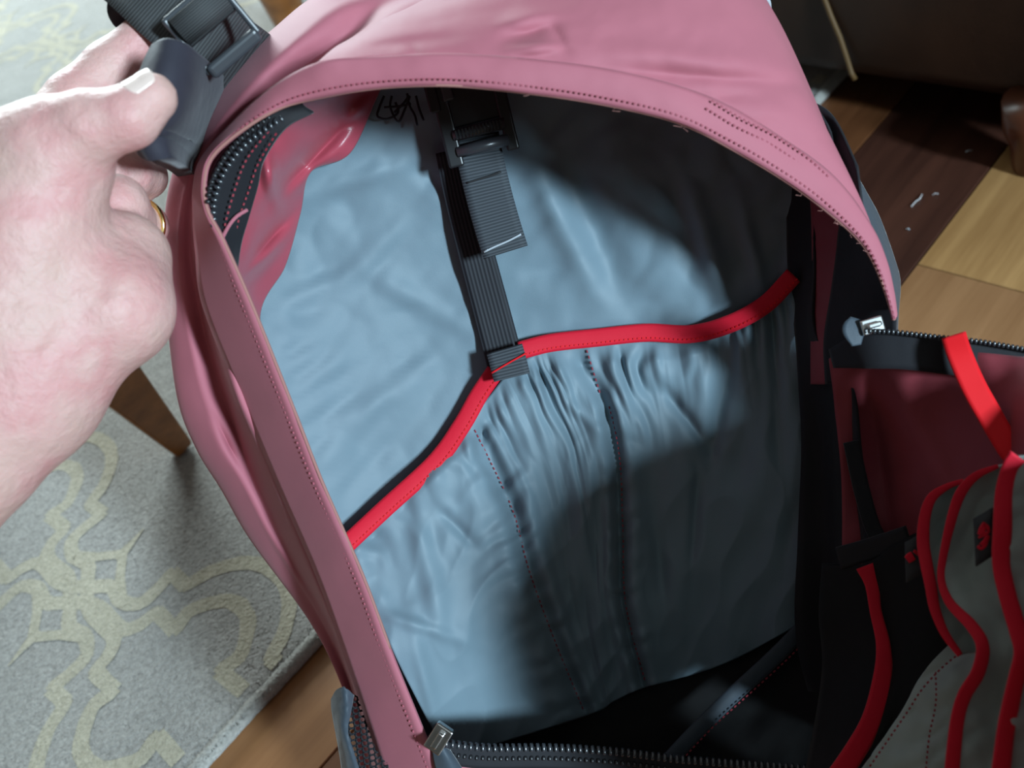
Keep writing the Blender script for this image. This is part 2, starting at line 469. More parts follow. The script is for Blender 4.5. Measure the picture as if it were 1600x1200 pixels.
def strip2d(P, wd, mb, z, ox, oe, sx, se, taper=False):
    P = np.array(P, float) * np.array([sx, se])
    if len(P) > 4:      # ease the curves, keep the corners of the zigzags
        seg = np.diff(P, axis=0); seg /= np.linalg.norm(seg, axis=1)[:, None]
        out = [P[0]]; C3 = cr(P, (len(P) - 1) * 4 + 1)
        sharp = [True] + [float(seg[i] @ seg[i + 1]) < .45 for i in range(len(seg) - 1)] + [True]
        for i in range(len(P) - 1):
            for q in (1, 2, 3):
                lin = P[i] + (P[i + 1] - P[i]) * q / 4
                w_ = 0.0 if (sharp[i] and sharp[i + 1]) else (.5 if (sharp[i] or sharp[i + 1]) else 1.0)
                out.append(lin * (1 - w_) + C3[i * 4 + q] * w_)
            out.append(P[i + 1])
        P = np.array(out)
    k = len(P); vs = []; fs = []
    wds = [wd * .5 * ((1 - .9 * i / (k - 1)) if taper else 1) * (1 + .14 * noise.noise(Vector((P[i, 0] * 90 + ox, P[i, 1] * 90 + oe, 1)))) for i in range(k)]
    for i in range(k - 1):
        t = P[i + 1] - P[i]; L_ = np.linalg.norm(t)
        if L_ < 1e-6: continue
        t = t / L_; nrm = np.array([-t[1], t[0]]); zz = z + (i % 4) * .000015; o_ = len(vs)
        a = P[i] - t * wds[i] * .35; b = P[i + 1] + t * wds[i + 1] * .35
        for q in (a - nrm * wds[i], b - nrm * wds[i + 1], b + nrm * wds[i + 1], a + nrm * wds[i]): vs.append(rp_(ox + q[0], oe + q[1], zz))
        fs.append((o_, o_ + 1, o_ + 2, o_ + 3))
    lim = redge - .012
    fs = [q for q in fs if max((vs[j] - RA).dot(NN) for j in q) < lim]
    fs = [q if (vs[q[1]] - vs[q[0]]).cross(vs[q[2]] - vs[q[0]]).z > 0 else q[::-1] for q in fs]
    mb.add((vs, fs))
for row in range(-3, 8):
    for col in range(-9, 2):
        ox = col * NS + (NS / 2 if row % 2 else 0); oe = row * ES
        if ox > redge + .1 or oe < -1 or oe > 2.4: continue
        mb = MB()
        for sx in (1, -1):
            for se in (1, -1):
                strip2d(cross, .0138, mb, .0129 + .00005 * (sx + 2 * se), ox, oe, sx, se)
            strip2d(hook, .0095, mb, .0131 + .00005 * sx, ox, oe, sx, 1)
            strip2d(hook, .0095, mb, .0131 + .00005 * sx, ox, oe, -sx, -1)
            strip2d(spike, .014, mb, .0132, ox, oe, sx, sx, True)
        if mb.f: mb.build('trellis_motif', RUGCREAM, rug, smooth=False)
# loose tufts of pile standing up along the bound edge and over the near rug: nobody could count them
def tufts():
    rr = random.Random(11); mb_v = []; mb_f = []
    for k in range(9000):
        if k < 2500: n = redge - rr.random() * .012; e = rr.uniform(-.3, .15); z = .0125
        else: n = redge - .01 - rr.random() ** 1.2 * .42; e = rr.uniform(-.22, .16); z = .0125
        b = rp_(n, e, z - .001); h = rr.uniform(.0012, .0028); a = rr.uniform(0, 6.28)
        d = Vector((math.cos(a), math.sin(a), 0)); w = d.cross(Vector((0, 0, 1))) * .0007
        o = len(mb_v); tip = b + Vector((0, 0, h)) + d * h * .6
        mb_v += [b - w, b + w, tip]; mb_f.append((o, o + 1, o + 2))
    tag(obj('pile_tufts', mb_v, mb_f, RUG, rug, False), kind='stuff')
tufts()

# ------------------------------------------------------------------ dark leather ottoman at upper right
fb = at_z(1330, 122, .055); fe0 = (fb - FO).dot(E)
ott = empty('leather_ottoman', ne((fb - FO).dot(NN) + .3, fe0 + .35, 0), 'dark brown leather ottoman on low feet standing beyond the backpack', 'ottoman')
def ottoman():
    n0 = (fb - FO).dot(NN) - .36; n1 = n0 + 1.15; z0, z1 = .055, .44
    nn, nzv = 60, 30; vs = []; fs = []
    # rounded box: rings in z, each ring a rounded rectangle
    ring = []
    def rect(n0, n1, e0, e1, r, k=8):
        pts = []
        for cx, cy, a0 in ((n1 - r, e0 + r, -90), (n1 - r, e1 - r, 0), (n0 + r, e1 - r, 90), (n0 + r, e0 + r, 180)):
            for i in range(k + 1):
                a = math.radians(a0 + 90 * i / k); pts.append((cx + r * math.cos(a), cy + r * math.sin(a)))
        return pts
    zs = [(z0, .012), (z0 + .006, .003), (z0 + .02, 0), (.15, -.006), (.28, -.008), (z1 - .05, 0), (z1 - .015, .008), (z1, .03), (z1 + .004, .2)]
    for z, ins in zs:
        for a, b in rect(n0 + ins, n1 - ins, fe0 + ins, fe0 + .75 - ins, .03):
            vs.append(ne(a, b, z))
    k = len(vs) // len(zs)
    for j in range(len(zs) - 1):
        for i in range(k):
            i2 = (i + 1) % k; fs.append((j * k + i, j * k + i2, (j + 1) * k + i2, (j + 1) * k + i))
    fs.append(tuple(range(k))[::-1]); fs.append(tuple(range((len(zs) - 1) * k, len(zs) * k)))
    obj('upholstery', vs, fs, LEATHER, ott)
    pl = ne(0, fe0 - .0075, 0)
    pts = [at_plane(*q, pl, E) for q in ((1336, 124), (1330, 114), (1322, 88), (1312, 58), (1298, 25), (1283, -15), (1262, -80), (1240, -160))]
    tube('piping', pts, .0028, PIPING, ott)
    # turned-out wooden feet
    ft = at_z(1612, 262)
    fn, fe = (ft - FO).dot(NN), (ft - FO).dot(E)
    for a, b in ((fn, fe), (n0 + .06, fe), (n0 + .06, fe0 + .68), (n1 - .06, fe0 + .68)):
        v2, f2 = [], []
        zb0 = .016 if a < RN + redge + .05 else 0
        for z, r in ((zb0, .016), (zb0 + .004, .018), (.028, .021), (.045, .028), (.075, .031)):
            for i in range(16):
                an = i * math.pi / 8; v2.append(ne(a + r * math.cos(an), b + r * math.sin(an), z))
        for j in range(4):
            for i in range(16):
                i2 = (i + 1) % 16; f2.append((j * 16 + i, j * 16 + i2, (j + 1) * 16 + i2, (j + 1) * 16 + i))
        f2.append(tuple(range(16))[::-1]); f2.append(tuple(range(64, 80)))
        obj('foot', v2, f2, DARKFOOT, ott)
ottoman()

# ------------------------------------------------------------------ wooden stool at left: a tapered splayed leg shows below the hand
tip = at_z(284, 700, .016)
stool = empty('wooden_stool', (tip.x - .2, tip.y + .12, .016), 'orange-brown wooden stool whose tapered leg shows below the wrist', 'stool')
def stool_leg(base, top, w0, w1):
    ax = (Vector(top) - Vector(base)).normalized()
    a = (NN - ax * NN.dot(ax)).normalized(); b = ax.cross(a)
    vs = []; fs = []
    for t, wv in ((0, w0 * .9), (.01, w0), (.3, w1 * .92), (1, w1)):
        c = Vector(base).lerp(Vector(top), t)
        for sx, sy in ((-1, -1), (1, -1), (1, 1), (-1, 1)): vs.append(c + a * sx * wv + b * sy * wv)
    for j in range(3):
        for i in range(4): fs.append((j * 4 + i, j * 4 + (i + 1) % 4, (j + 1) * 4 + (i + 1) % 4, (j + 1) * 4 + i))
    fs += [(3, 2, 1, 0), (12, 13, 14, 15)]
    o = obj('leg', vs, fs, CHAIRWOOD, stool, False); bevel(o, .003); return o
tz = .40
spots = [Vector((0, 0, 0)), Vector((-.45, -.10, 0)), Vector((-.75, .20, 0)), Vector((-.30, .30, 0))]
mid = sum(spots, Vector()) / 4
for sp_ in spots:
    top = tip + sp_.lerp(mid, .12); top.z = tz; stool_leg(tip + sp_, top, .0105, .026)
vs = []; fs = [(3, 2, 1, 0), (4, 5, 6, 7)] + [(i, (i + 1) % 4, (i + 1) % 4 + 4, i + 4) for i in range(4)]
for z in (tz, tz + .03):
    for sp_ in (spots[0], spots[3], spots[2], spots[1]):
        q = tip + sp_.lerp(mid, .03); q.z = z; vs.append(q)
o = obj('seat', vs, fs[:], CHAIRWOOD, stool, False); bevel(o, .01, 3)

# glossy turned leg of a table far behind the strap
tl = at(446, 14, 1.55)
tab = empty('side_table', (tl.x + .18, tl.y + .18, .016), 'glossy orange wooden table leg glimpsed between strap and backpack top', 'table')
def lathe(name, prof, c, mat, parent, seg=24):
    vs = []; fs = []; m = len(prof)
    for r, z in prof:
        for i in range(seg):
            a = 2 * math.pi * i / seg; vs.append(Vector((c[0] + r * math.cos(a), c[1] + r * math.sin(a), z)))
    for j in range(m - 1):
        for i in range(seg):
            i2 = (i + 1) % seg; fs.append((j * seg + i, j * seg + i2, (j + 1) * seg + i2, (j + 1) * seg + i))
    fs.append(tuple(range(seg))[::-1]); fs.append(tuple(range((m - 1) * seg, m * seg)))
    return obj(name, vs, fs, mat, parent)
lp = [(.02, .016), (.026, .03), (.03, .08), (.038, .16), (.042, .21), (.036, .26), (.026, .3), (.034, .33), (.034, .36), (.028, .4), (.03, .5)]
for dx, dy in ((0, 0), (.36, 0), (0, .36), (.36, .36)): lathe('leg', lp, (tl.x + dx, tl.y + dy), CHAIRWOOD, tab)
v, f = box_at((tl.x + .18, tl.y + .18, .52), (.24, 0, 0), (0, .24, 0), (0, 0, .02)); bevel(obj('table_top', v, f, CHAIRWOOD, tab, False), .01, 3)

# ------------------------------------------------------------------ lint on the floor
def lint(pix, r, mat, label):
    pts = [at_z(x, y, .0012 + .0012 * math.sin(i * 1.7) ** 2) for i, (x, y) in enumerate(pix)]
    o = tube('lint_thread', pts, r, mat, None, 5, origin=pts[0]); tag(o, label, 'lint'); return o
lint([(1424, 323), (1428, 318), (1432, 314), (1437, 311), (1441, 303)], .00045, WHITETHREAD, 'bent white thread lying on the dark floor board')
lint([(1457, 305), (1461, 302), (1466, 303)], .0003, WHITETHREAD, 'tiny pale lint fibre right of the bent white thread')
lint([(1509, 237), (1514, 235), (1519, 235)], .0006, GREYTHREAD, 'grey fluff speck on dark board near the ottoman')
lint([(1416, 358), (1419, 357), (1421, 359)], .0006, GREYTHREAD, 'small grey speck on dark board beside the backpack')

# ================================================================== BACKPACK
pk = at(960, 1130, .66)
PACK = empty('backpack', (pk.x, pk.y, 0.0), 'open rose-pink backpack with grey lining and red trim', 'backpack')

# ---- back panel lining (upper part smooth, continues down behind the pocket)
YEL = ([540, 600, 680, 735, 775, 820, 900, 1000, 1080, 1150, 1200, 1240], [850, 796, 722, 645, 580, 546, 530, 520, 521, 500, 470, 430])
def lin_disp(u, v, px, py):
    bl = py - float(np.interp(px, *YEL)); kk = 1.0 if bl < -40 else max(.25, 1 - (bl + 40) / 120)
    return lin_folds(u, v, px, py) * kk + .014 * max(0.0, min(1.0, (bl + 20) / 80))
def lin_folds(u, v, px, py):
    d = .0045 * fbm(px, py, 240, 1.3) + .0028 * fbm(px + .5 * py, py * .5, 110, 4.1)
    d += .0014 * ridge(px + .6 * py, py, 70, 9.0) + .0003 * ridge(px - .4 * py, py, 46, 19.0)
    d += fold(px, py, 480, 305, 640, 255, 14, -.003) + fold(px, py, 500, 690, 690, 560, 18, -.003)
    d += fold(px, py, 600, 440, 740, 520, 16, -.003) + fold(px, py, 640, 250, 700, 300, 16, .004)
    d += fold(px, py, 830, 250, 920, 430, 22, -.007) + fold(px, py, 880, 250, 980, 470, 30, .007)
    d += fold(px, py, 1080, 300, 1130, 460, 16, -.005) + fold(px, py, 1050, 280, 1080, 400, 20, .004)
    d += fold(px, py, 430, 480, 560, 420, 14, -.0025) + fold(px, py, 650, 330, 560, 420, 18, -.003)
    d += fold(px, py, 1160, 330, 1190, 450, 12, -.004)
    return d
rows = [
    [(470, 20, .535), (620, 20, .53), (800, 20, .53), (980, 40, .53), (1130, 90, .535), (1260, 180, .545)],
    [(440, 180, .545), (600, 170, .55), (780, 160, .552), (960, 170, .552), (1120, 220, .552), (1262, 290, .555)],
    [(395, 380, .555), (560, 380, .575), (760, 380, .58), (960, 390, .58), (1130, 400, .575), (1262, 420, .565)],
    [(420, 600, .565), (600, 600, .592), (800, 600, .602), (980, 600, .602), (1130, 600, .597), (1270, 600, .58)],
    [(500, 850, .58), (680, 850, .61), (860, 860, .622), (1020, 860, .622), (1150, 850, .615), (1285, 830, .595)],
    [(610, 1180, .60), (760, 1170, .64), (920, 1150, .655), (1050, 1120, .655), (1180, 1060, .645), (1300, 980, .61)],
]
sheet('back_panel_lining', rows, 150, 150, LINING, PACK, lin_disp)

# ---- gathered pocket
S1, S2 = .2, .6
def pocket_disp(u, v, px, py):
    e0 = min(1.0, .12 + v / .05); g = math.exp(-v / .13) * e0; g2 = math.exp(-v / .4) * e0
    ph = u * 46 + 2.2 * nz(px, py, 90, 2) + 6 * nz(u * 1000, 0, 160, 5)
    a = (.5 + .8 * abs(nz(u * 1000, 3, 55, 8)))
    d = -.0062 * g * a * math.sin(ph * 1.9) - .0042 * g2 * math.sin(ph * .83 + 1.2) * a
    d += -.0027 * math.exp(-v / .10) * e0 * (.35 + 1.1 * abs(nz(u * 1000, 9, 38, 18))) * math.sin(u * 195 + 7 * nz(u * 1000, v * 300, 110, 6) + 2.5 * nz(px, py, 45, 12))
    # long soft folds hanging from the elastic
    d += -.0075 * g2 * nz(u * 1000 + 120 * v, v * 200, 60, 14) - .005 * nz(u * 1000 + 300 * v, v * 400, 130, 21)
    d += -.0022 * ridge(px + .35 * py, py * .6, 60, 31) * (.4 + v)
    d += -.0048 * math.exp(-((v - .45) / .4) ** 2) * max(0, 1 - u / .5) * nz(u * 1000 + 60 * v, v * 110, 34, 41)
    for s, dep in ((S1, .0065), (S2, .008)):
        x = (u - s) / .018
        d += dep * math.exp(-x * x) * min(1, v * 6)
        x2 = (u - s - .035) / .022; d -= dep * .7 * math.exp(-x2 * x2) * min(1, v * 6)
        x3 = (u - s + .04) / .03; d -= dep * .45 * math.exp(-x3 * x3) * min(1, v * 6)
        puck = math.exp(-((u - s) / .05) ** 2) * min(1, v * 5); d += .0013 * puck * math.sin(v * 80 + 3 * nz(px, py, 50, 3))
    d += fold(px, py, 1040, 610, 1100, 690, 10, .006) + fold(px, py, 1150, 520, 1100, 760, 14, .005) + fold(px, py, 1090, 740, 1080, 900, 9, .004)
    d += fold(px, py, 760, 640, 745, 720, 9, .005) + fold(px, py, 690, 800, 740, 850, 10, .004) + fold(px, py, 640, 740, 690, 1000, 16, -.004)
    d += fold(px, py, 880, 620, 920, 660, 9, -.004) + fold(px, py, 650, 1000, 680, 1130, 12, -.004) + fold(px, py, 600, 960, 720, 1000, 10, -.003)
    d += fold(px, py, 880, 760, 900, 1020, 16, .005) + fold(px, py, 1020, 800, 1040, 950, 12, .004)
    return d * min(1.0, .12 + v / .06)
POC = [
    [(540, 850, .580), (733, 655, .598), (815, 565, .597), (915, 538, .598), (1085, 522, .592), (1242, 440, .563)],
    [(585, 950, .576), (798, 790, .600), (880, 715, .601), (958, 690, .604), (1105, 670, .599), (1262, 590, .575)],
    [(620, 1030, .575), (826, 890, .604), (912, 850, .607), (967, 820, .612), (1120, 800, .606), (1272, 740, .582)],
    [(655, 1100, .585), (866, 1000, .620), (930, 970, .622), (972, 945, .626), (1125, 920, .620), (1280, 850, .590)],
    [(700, 1185, .605), (915, 1118, .642), (960, 1095, .642), (1005, 1075, .642), (1135, 1035, .634), (1285, 955, .602)],
]
PG = grid(POC, 420, 190)
sheet_from(PG, 'gathered_pocket', LINING, PACK, pocket_disp, .0008)
def along_pocket(u, v0=.0, v1=1.0, n=24):
    i = int(round(u * (PG.shape[1] - 1))); res = []
    for t in np.linspace(v0, v1, n):
        j = int(round(t * (PG.shape[0] - 1))); px, py, d = PG[j, i]
        res.append((px, py, d + pocket_disp(u, t, px, py)))
    return res
stitches('pocket_stitching', along_pocket(S1, .03, .98), REDTHREAD, PACK, 8, .5, .00035, .0013)
stitches('pocket_stitching', along_pocket(S2, .0, .12), REDTHREAD, PACK, 8, .5, .00035, .0013)
stitches('pocket_stitching', along_pocket(S2 + .012, .16, .98), REDTHREAD, PACK, 8, .5, .00035, .0013)

# ---- red elastic binding on the pocket edge
EL = [(536, 856, .573), (600, 796, .583), (680, 722, .591), (722, 664, .592), (748, 618, .592), (774, 580, .590)]
ER = [(812, 548, .588), (860, 536, .590), (930, 528, .591), (1010, 520, .590), (1080, 522, .586), (1140, 506, .575), (1195, 476, .566), (1240, 430, .556)]
for P in (EL, ER):
    b_ = ribbon_px('elastic_binding', P, 27, REDTRIM, PACK, 90, .0022, .0008)
    off = 8
    Q = path(P, 40); T = np.gradient(Q[:, :2], axis=0); T /= np.linalg.norm(T, axis=1)[:, None]
    S = np.column_stack([Q[:, 0] - T[:, 1] * off, Q[:, 1] + T[:, 0] * off, Q[:, 2] - .0016])
    stitches('binding_stitching', S, PINKTHREAD if False else REDTAPE, b_, 7, .5, .0004, .0004)

# ---- hanging strap with side-release buckle
st = ribbon_px('elastic_strap', [(706, 235, .556), (722, 310, .568), (748, 410, .579), (772, 500, .590), (793, 580, .590)], [52, 54, 56, 57, 58], WEBV, PACK, 60, .0016)
en = ribbon_px('strap_end', [(788, 545, .5805), (794, 566, .5795), (800, 590, .5795)], [58, 58, 58], WEB, PACK, 12, .002)
tube_px('strap_stitch', [(768, 583, .5775), (795, 567, .5775), (822, 552, .5775)], .00055, REDTAPE, PACK, 12)
tail = ribbon_px('strap_tail', [(744, 212, .544), (752, 255, .546), (764, 305, .550), (777, 352, .554), (790, 394, .558)], [72, 72, 72, 72, 72], WEB, PACK, 50, .0022)
tube_px('tail_stitch', [(756, 394, .5555), (772, 386, .555), (795, 376, .5545), (814, 366, .554)], .0006, GREYTHREAD, PACK, 12)
tube_px('tail_stitch_dark', [(729, 286, .5465), (748, 280, .5460), (768, 274, .5456), (783, 268, .5452)], .0006, DARKTHREAD, PACK, 12)
def buckle():
    # local frame: a along strap, s across
    c = at(742, 178, .534); a = (at(754, 220, .538) - at(732, 130, .530)).normalized()
    vw = (CAM - c).normalized(); s = a.cross(vw).normalized(); s = -s if s.dot(CX) < 0 else s; u = s.cross(a); u = u if u.dot(vw) > 0 else -u
    rt = [PACK]
    k = .534 / FPX
    def bx(name, x, y, z, hx, hy, hz, mat, bw=.0012):
        vv, ff = box_at(c + s * (x * k) + a * (y * k) + u * z, s * hx * k, a * hy * k, u * hz)
        o = obj(name, vv, ff, mat, rt[0], False); bevel(o, bw, 3); return o
    rt[0] = bx('side_release_buckle', -2, -22, -.003, 50, 36, .0035, PLASTIC)
    bx('side_rail', -47, 10, -.002, 12, 62, .0048, PLASTIC)
    bx('side_rail', 46, 10, -.002, 10, 58, .0045, PLASTIC)
    bx('release_tab', -58, -42, .0005, 9, 26, .004, PLASTIC)
    for y, hz in ((24, .0028), (50, .0022)):
        vv, ff = tube_pts([c + s * (-42 * k) + a * (y * k) + u * .001, c + s * (42 * k) + a * (y * k) + u * .001], .0034, 12)
        obj('bar', vv, ff, BUCKLE, rt[0])
    mb = MB()
    for i in range(14):
        x = -36 + i * 5.5
        mb.add(box_at(c + s * (x * k) + a * (24 * k) + u * .0044, s * 1.3 * k, a * 7 * k, u * .0004))
    tag(mb.build('ribs', PLASTIC, rt[0]), kind='stuff')
    bx('latch', -34, -50, .0015, 9, 22, .0025, BUCKLE)
    bx('latch', 36, -56, .0015, 9, 16, .0025, BUCKLE)
buckle()
# upper strap holding the buckle under the hood
ribbon_px('upper_strap', [(700, -20, .52), (718, 50, .525), (734, 140, .534)], 70, WEB, PACK, 20, .002)

# ---- inked scribble on the lining under the hood
def scribble():
    mb = MB()
    strokes = [[(600, 150), (592, 170), (590, 182), (605, 186), (622, 176), (618, 160)],
               [(612, 150), (610, 168), (622, 190), (632, 172), (640, 150), (630, 162), (616, 176)],
               [(636, 146), (640, 165), (648, 180), (652, 196)], [(650, 150), (655, 170), (662, 188)], [(600, 168), (625, 166), (642, 162)]]
    for k, s in enumerate(strokes):
        pts = [at(x, y, .5415 + .002 * nz(x, y, 60, 1)) for x, y in cr(s, 30)]
        mb.add(tube_pts(pts, .0007, 5))
    mb.build('ink_scribble', INK, PACK, True)
scribble()

# ---- left gusset: shiny rose satin wall between zipper and back lining
def satin_disp(u, v, px, py):
    d = .0018 * fbm(px, py, 90, 3)
    d += fold(px, py, 440, 300, 560, 170, 12, 0.0102) + fold(px, py, 415, 240, 430, 320, 11, -0.0119) + fold(px, py, 440, 310, 500, 250, 12, -0.0102)
    d += fold(px, py, 385, 430, 440, 370, 10, -0.0102) + fold(px, py, 400, 400, 450, 340, 9, 0.0068) + fold(px, py, 540, 190, 580, 150, 10, -0.0085)
    return d
rows = [
    [(580, 50, .475), (600, 70, .49), (615, 90, .52), (635, 90, .543)],
    [(478, 150, .465), (505, 160, .49), (550, 150, .52), (594, 140, .541)],
    [(405, 205, .474), (450, 215, .49), (505, 215, .52), (547, 238, .540)],
    [(390, 260, .475), (425, 275, .49), (460, 270, .525), (485, 268, .543)],
    [(375, 320, .476), (405, 330, .495), (440, 330, .525), (468, 335, .546)],
    [(350, 385, .474), (385, 395, .495), (415, 400, .528), (445, 415, .549)],
    [(350, 460, .469), (368, 470, .50), (388, 480, .53), (405, 500, .551)],
    [(410, 600, .480), (420, 620, .51), (430, 640, .54), (440, 660, .56)],
    [(505, 800, .497), (515, 820, .52), (525, 840, .55), (535, 860, .575)],
    [(625, 1100, .528), (630, 1120, .55), (640, 1140, .57), (650, 1160, .60)],
]
sheet('side_gusset_lining', rows, 60, 140, SATIN, PACK, satin_disp)

# ---- left zipper tape and teeth
rows = [
    [(468, 150, .440), (475, 165, .448), (490, 175, .46)],
    [(420, 180, .440), (432, 190, .450), (446, 200, .463)],
    [(375, 212, .441), (393, 235, .453), (412, 250, .466)],
    [(338, 262, .443), (370, 285, .455), (402, 292, .467)],
    [(322, 320, .446), (355, 335, .457), (388, 340, .468)],
    [(338, 370, .450), (360, 378, .459), (376, 382, .468)],
    [(365, 430, .455), (366, 432, .461), (368, 436, .47)],
]
zt = sheet('zipper_tape', rows, 20, 60, BLACKTAPE, PACK, None, .001)
zip_teeth('zipper_teeth', [(440, 186, .440), (398, 214, .4395), (368, 243, .4405), (345, 280, .442), (334, 320, .4445), (334, 352, .447)], TEETH, zt, 9.5, 11, .001, .0012)
zip_teeth('zipper_teeth', [(420, 184, .436), (378, 216, .4365), (350, 248, .4375), (331, 285, .4385), (325, 315, .4415)], PLASTIC, zt, 9.5, 8, .001, .0011)
stitches('zipper_stitching', [(420, 205, .446), (385, 250, .449), (366, 300, .4515), (352, 350, .4535), (350, 372, .455)], REDTHREAD, zt, 9, .45, .0004)
stitches('zipper_stitching', [(432, 208, .452), (404, 255, .4585), (388, 300, .4615), (374, 340, .463), (366, 375, .4645)], REDTHREAD, zt, 9, .45, .0004)
tube_px('zipper_piping', [(346, 374, .449), (358, 352, .4545), (370, 338, .4575), (386, 328, .461)], .0009, PINK, zt, 24)

# ---- hem band round the opening: top and left side
HI = [(1397, 500, .482), (1388, 470, .479), (1372, 425, .474), (1345, 378, .467), (1290, 328, .456), (1230, 284, .447), (1150, 236, .438), (1060, 191, .43), (940, 162, .425), (820, 144, .422), (700, 133, .421), (590, 137, .424), (500, 152, .428), (437, 169, .431), (375, 206, .434), (330, 247, .437), (319, 290, .44), (325, 330, .443), (350, 378, .447), (396, 482, .456), (463, 650, .472), (504, 755, .482), (568, 902, .497), (614, 1026, .510), (683, 1195, .528), (720, 1290, .54)]
HO = [(1399, 492, .483), (1394, 455, .481), (1382, 405, .476), (1357, 350, .468), (1300, 275, .455), (1215, 213, .444), (1130, 163, .434), (1040, 130, .427), (930, 106, .422), (820, 93, .420), (700, 85, .419), (590, 90, .421), (500, 98, .423), (424, 139, .427), (360, 198, .431), (316, 250, .4345), (305, 290, .4375), (304, 330, .440), (308, 390, .443), (320, 480, .450), (385, 640, .464), (432, 752, .474), (492, 890, .488), (532, 1000, .499), (585, 1160, .514), (610, 1250, .525)]
HO = [(x, y, d + (.0 if k < 13 else min(.034, .0085 * (k - 12)))) for k, (x, y, d) in enumerate(HO)]
NH = 420
hi = cr(HI, NH); ho = cr(HO, NH)
def hem():
    m = 9; G = np.zeros((NH, m, 3))
    for k in range(m):
        t = k / (m - 1)
        G[:, k] = hi * (1 - t) + ho * t
        G[:, k, 2] -= .0014 * math.sin(math.pi * t) ** .8
    def dsp(u, v, px, py): return .0011 * fbm(px, py, 110, 17)
    return sheet_from(G, 'opening_hem', PINK, PACK, dsp, .0022)
hm = hem()
S = hi * .8 + ho * .2; S[:, 2] -= .0018
stitches('hem_stitching', S[::6], PINKTHREAD, hm, 8.5, .42, .00038, .0011)
tube_px('raw_edge', [tuple(q) for q in hi[:-30:8]], .0009, RAW, hm, 200, 6)
def frays():
    rr = random.Random(5); mb = MB()
    for k in range(16):
        i = int(rr.choice([rr.uniform(30, 170), rr.uniform(60, 140)])); p = at(*hi[i])
        q = [p, p + CY * -rr.uniform(.0008, .0022) + CX * rr.uniform(-.002, .002), p + CY * -rr.uniform(.0008, .0026) + CX * rr.uniform(-.003, .003)]
        mb.add(tube_pts(q, .00013, 4))
    tag(mb.build('frayed_threads', RAW, hm), kind='stuff')
frays()

# ---- hood (top panel)
def hood_disp(u, v, px, py):
    d = .0016 * fbm(px, py, 160, 2.2) + .0006 * fbm(px, py, 50, 6)
    d += fold(px, py, 790, 62, 870, 40, 12, 0.0036) + fold(px, py, 860, 40, 884, 80, 9, 0.0024) + fold(px, py, 800, 80, 870, 72, 8, -0.0030) + fold(px, py, 780, 40, 850, 25, 12, -0.0024)
    d += fold(px, py, 990, 112, 1250, 132, 13, 0.0036) + fold(px, py, 960, 80, 1200, 105, 20, -0.0024)
    d += fold(px, py, 540, 80, 700, 62, 10, 0.0024) + fold(px, py, 640, 75, 660, 95, 8, 0.0018)
    d += fold(px, py, 1100, 150, 1180, 148, 12, 0.0024) + fold(px, py, 1160, 180, 1240, 170, 18, -0.0018)
    d += fold(px, py, 1118, 166, 1290, 280, 9, 0.0027)
    return d
rows = [
    [(498, 99, .4235), (580, 91, .4215), (700, 86, .4195), (830, 94, .4205), (960, 112, .424), (1110, 154, .433), (1212, 212, .4445), (1300, 276, .4555), (1356, 350, .4685), (1398, 488, .4835)],
    [(510, 88, .432), (587, 72, .427), (702, 62, .424), (838, 60, .423), (968, 72, .426), (1116, 100, .434), (1212, 158, .445), (1298, 240, .456), (1352, 335, .469), (1398, 486, .484)],
    [(522, 78, .446), (595, 52, .438), (705, 35, .433), (845, 15, .430), (985, 10, .433), (1122, 30, .440), (1210, 100, .450), (1286, 200, .460), (1345, 325, .472), (1398, 484, .485)],
    [(535, 70, .462), (602, 35, .455), (708, 5, .448), (850, -50, .448), (1000, -70, .450), (1126, -40, .456), (1206, 40, .464), (1274, 170, .470), (1338, 322, .478), (1397, 482, .487)],
    [(560, 60, .49), (620, 20, .485), (715, -20, .48), (855, -90, .485), (1000, -110, .487), (1126, -80, .488), (1200, 10, .489), (1264, 146, .489), (1326, 312, .490), (1394, 476, .492)],
    [(600, 60, .53), (650, 30, .53), (730, -10, .53), (860, -60, .535), (990, -75, .535), (1110, -50, .535), (1180, 30, .533), (1235, 160, .53), (1300, 310, .525), (1380, 470, .515)],
    [(640, 100, .575), (690, 80, .58), (760, 60, .585), (870, 40, .59), (980, 40, .59), (1080, 60, .59), (1150, 110, .59), (1210, 210, .585), (1270, 330, .575), (1350, 470, .56)],
]
hd = sheet('top_panel', rows, 190, 90, PINK, PACK, hood_disp, .0016)
for dx, dy in ((0, 0), (-9, 12)):
    stitches('top_panel_stitching', [(1112 + dx, 157 + dy, .4305), (1160 + dx, 186 + dy, .4355), (1215 + dx, 214 + dy, .4425), (1260 + dx, 245 + dy, .4485), (1294 + dx, 276 + dy, .4535)], PINKTHREAD, hd, 8, .42, .0004, .002)

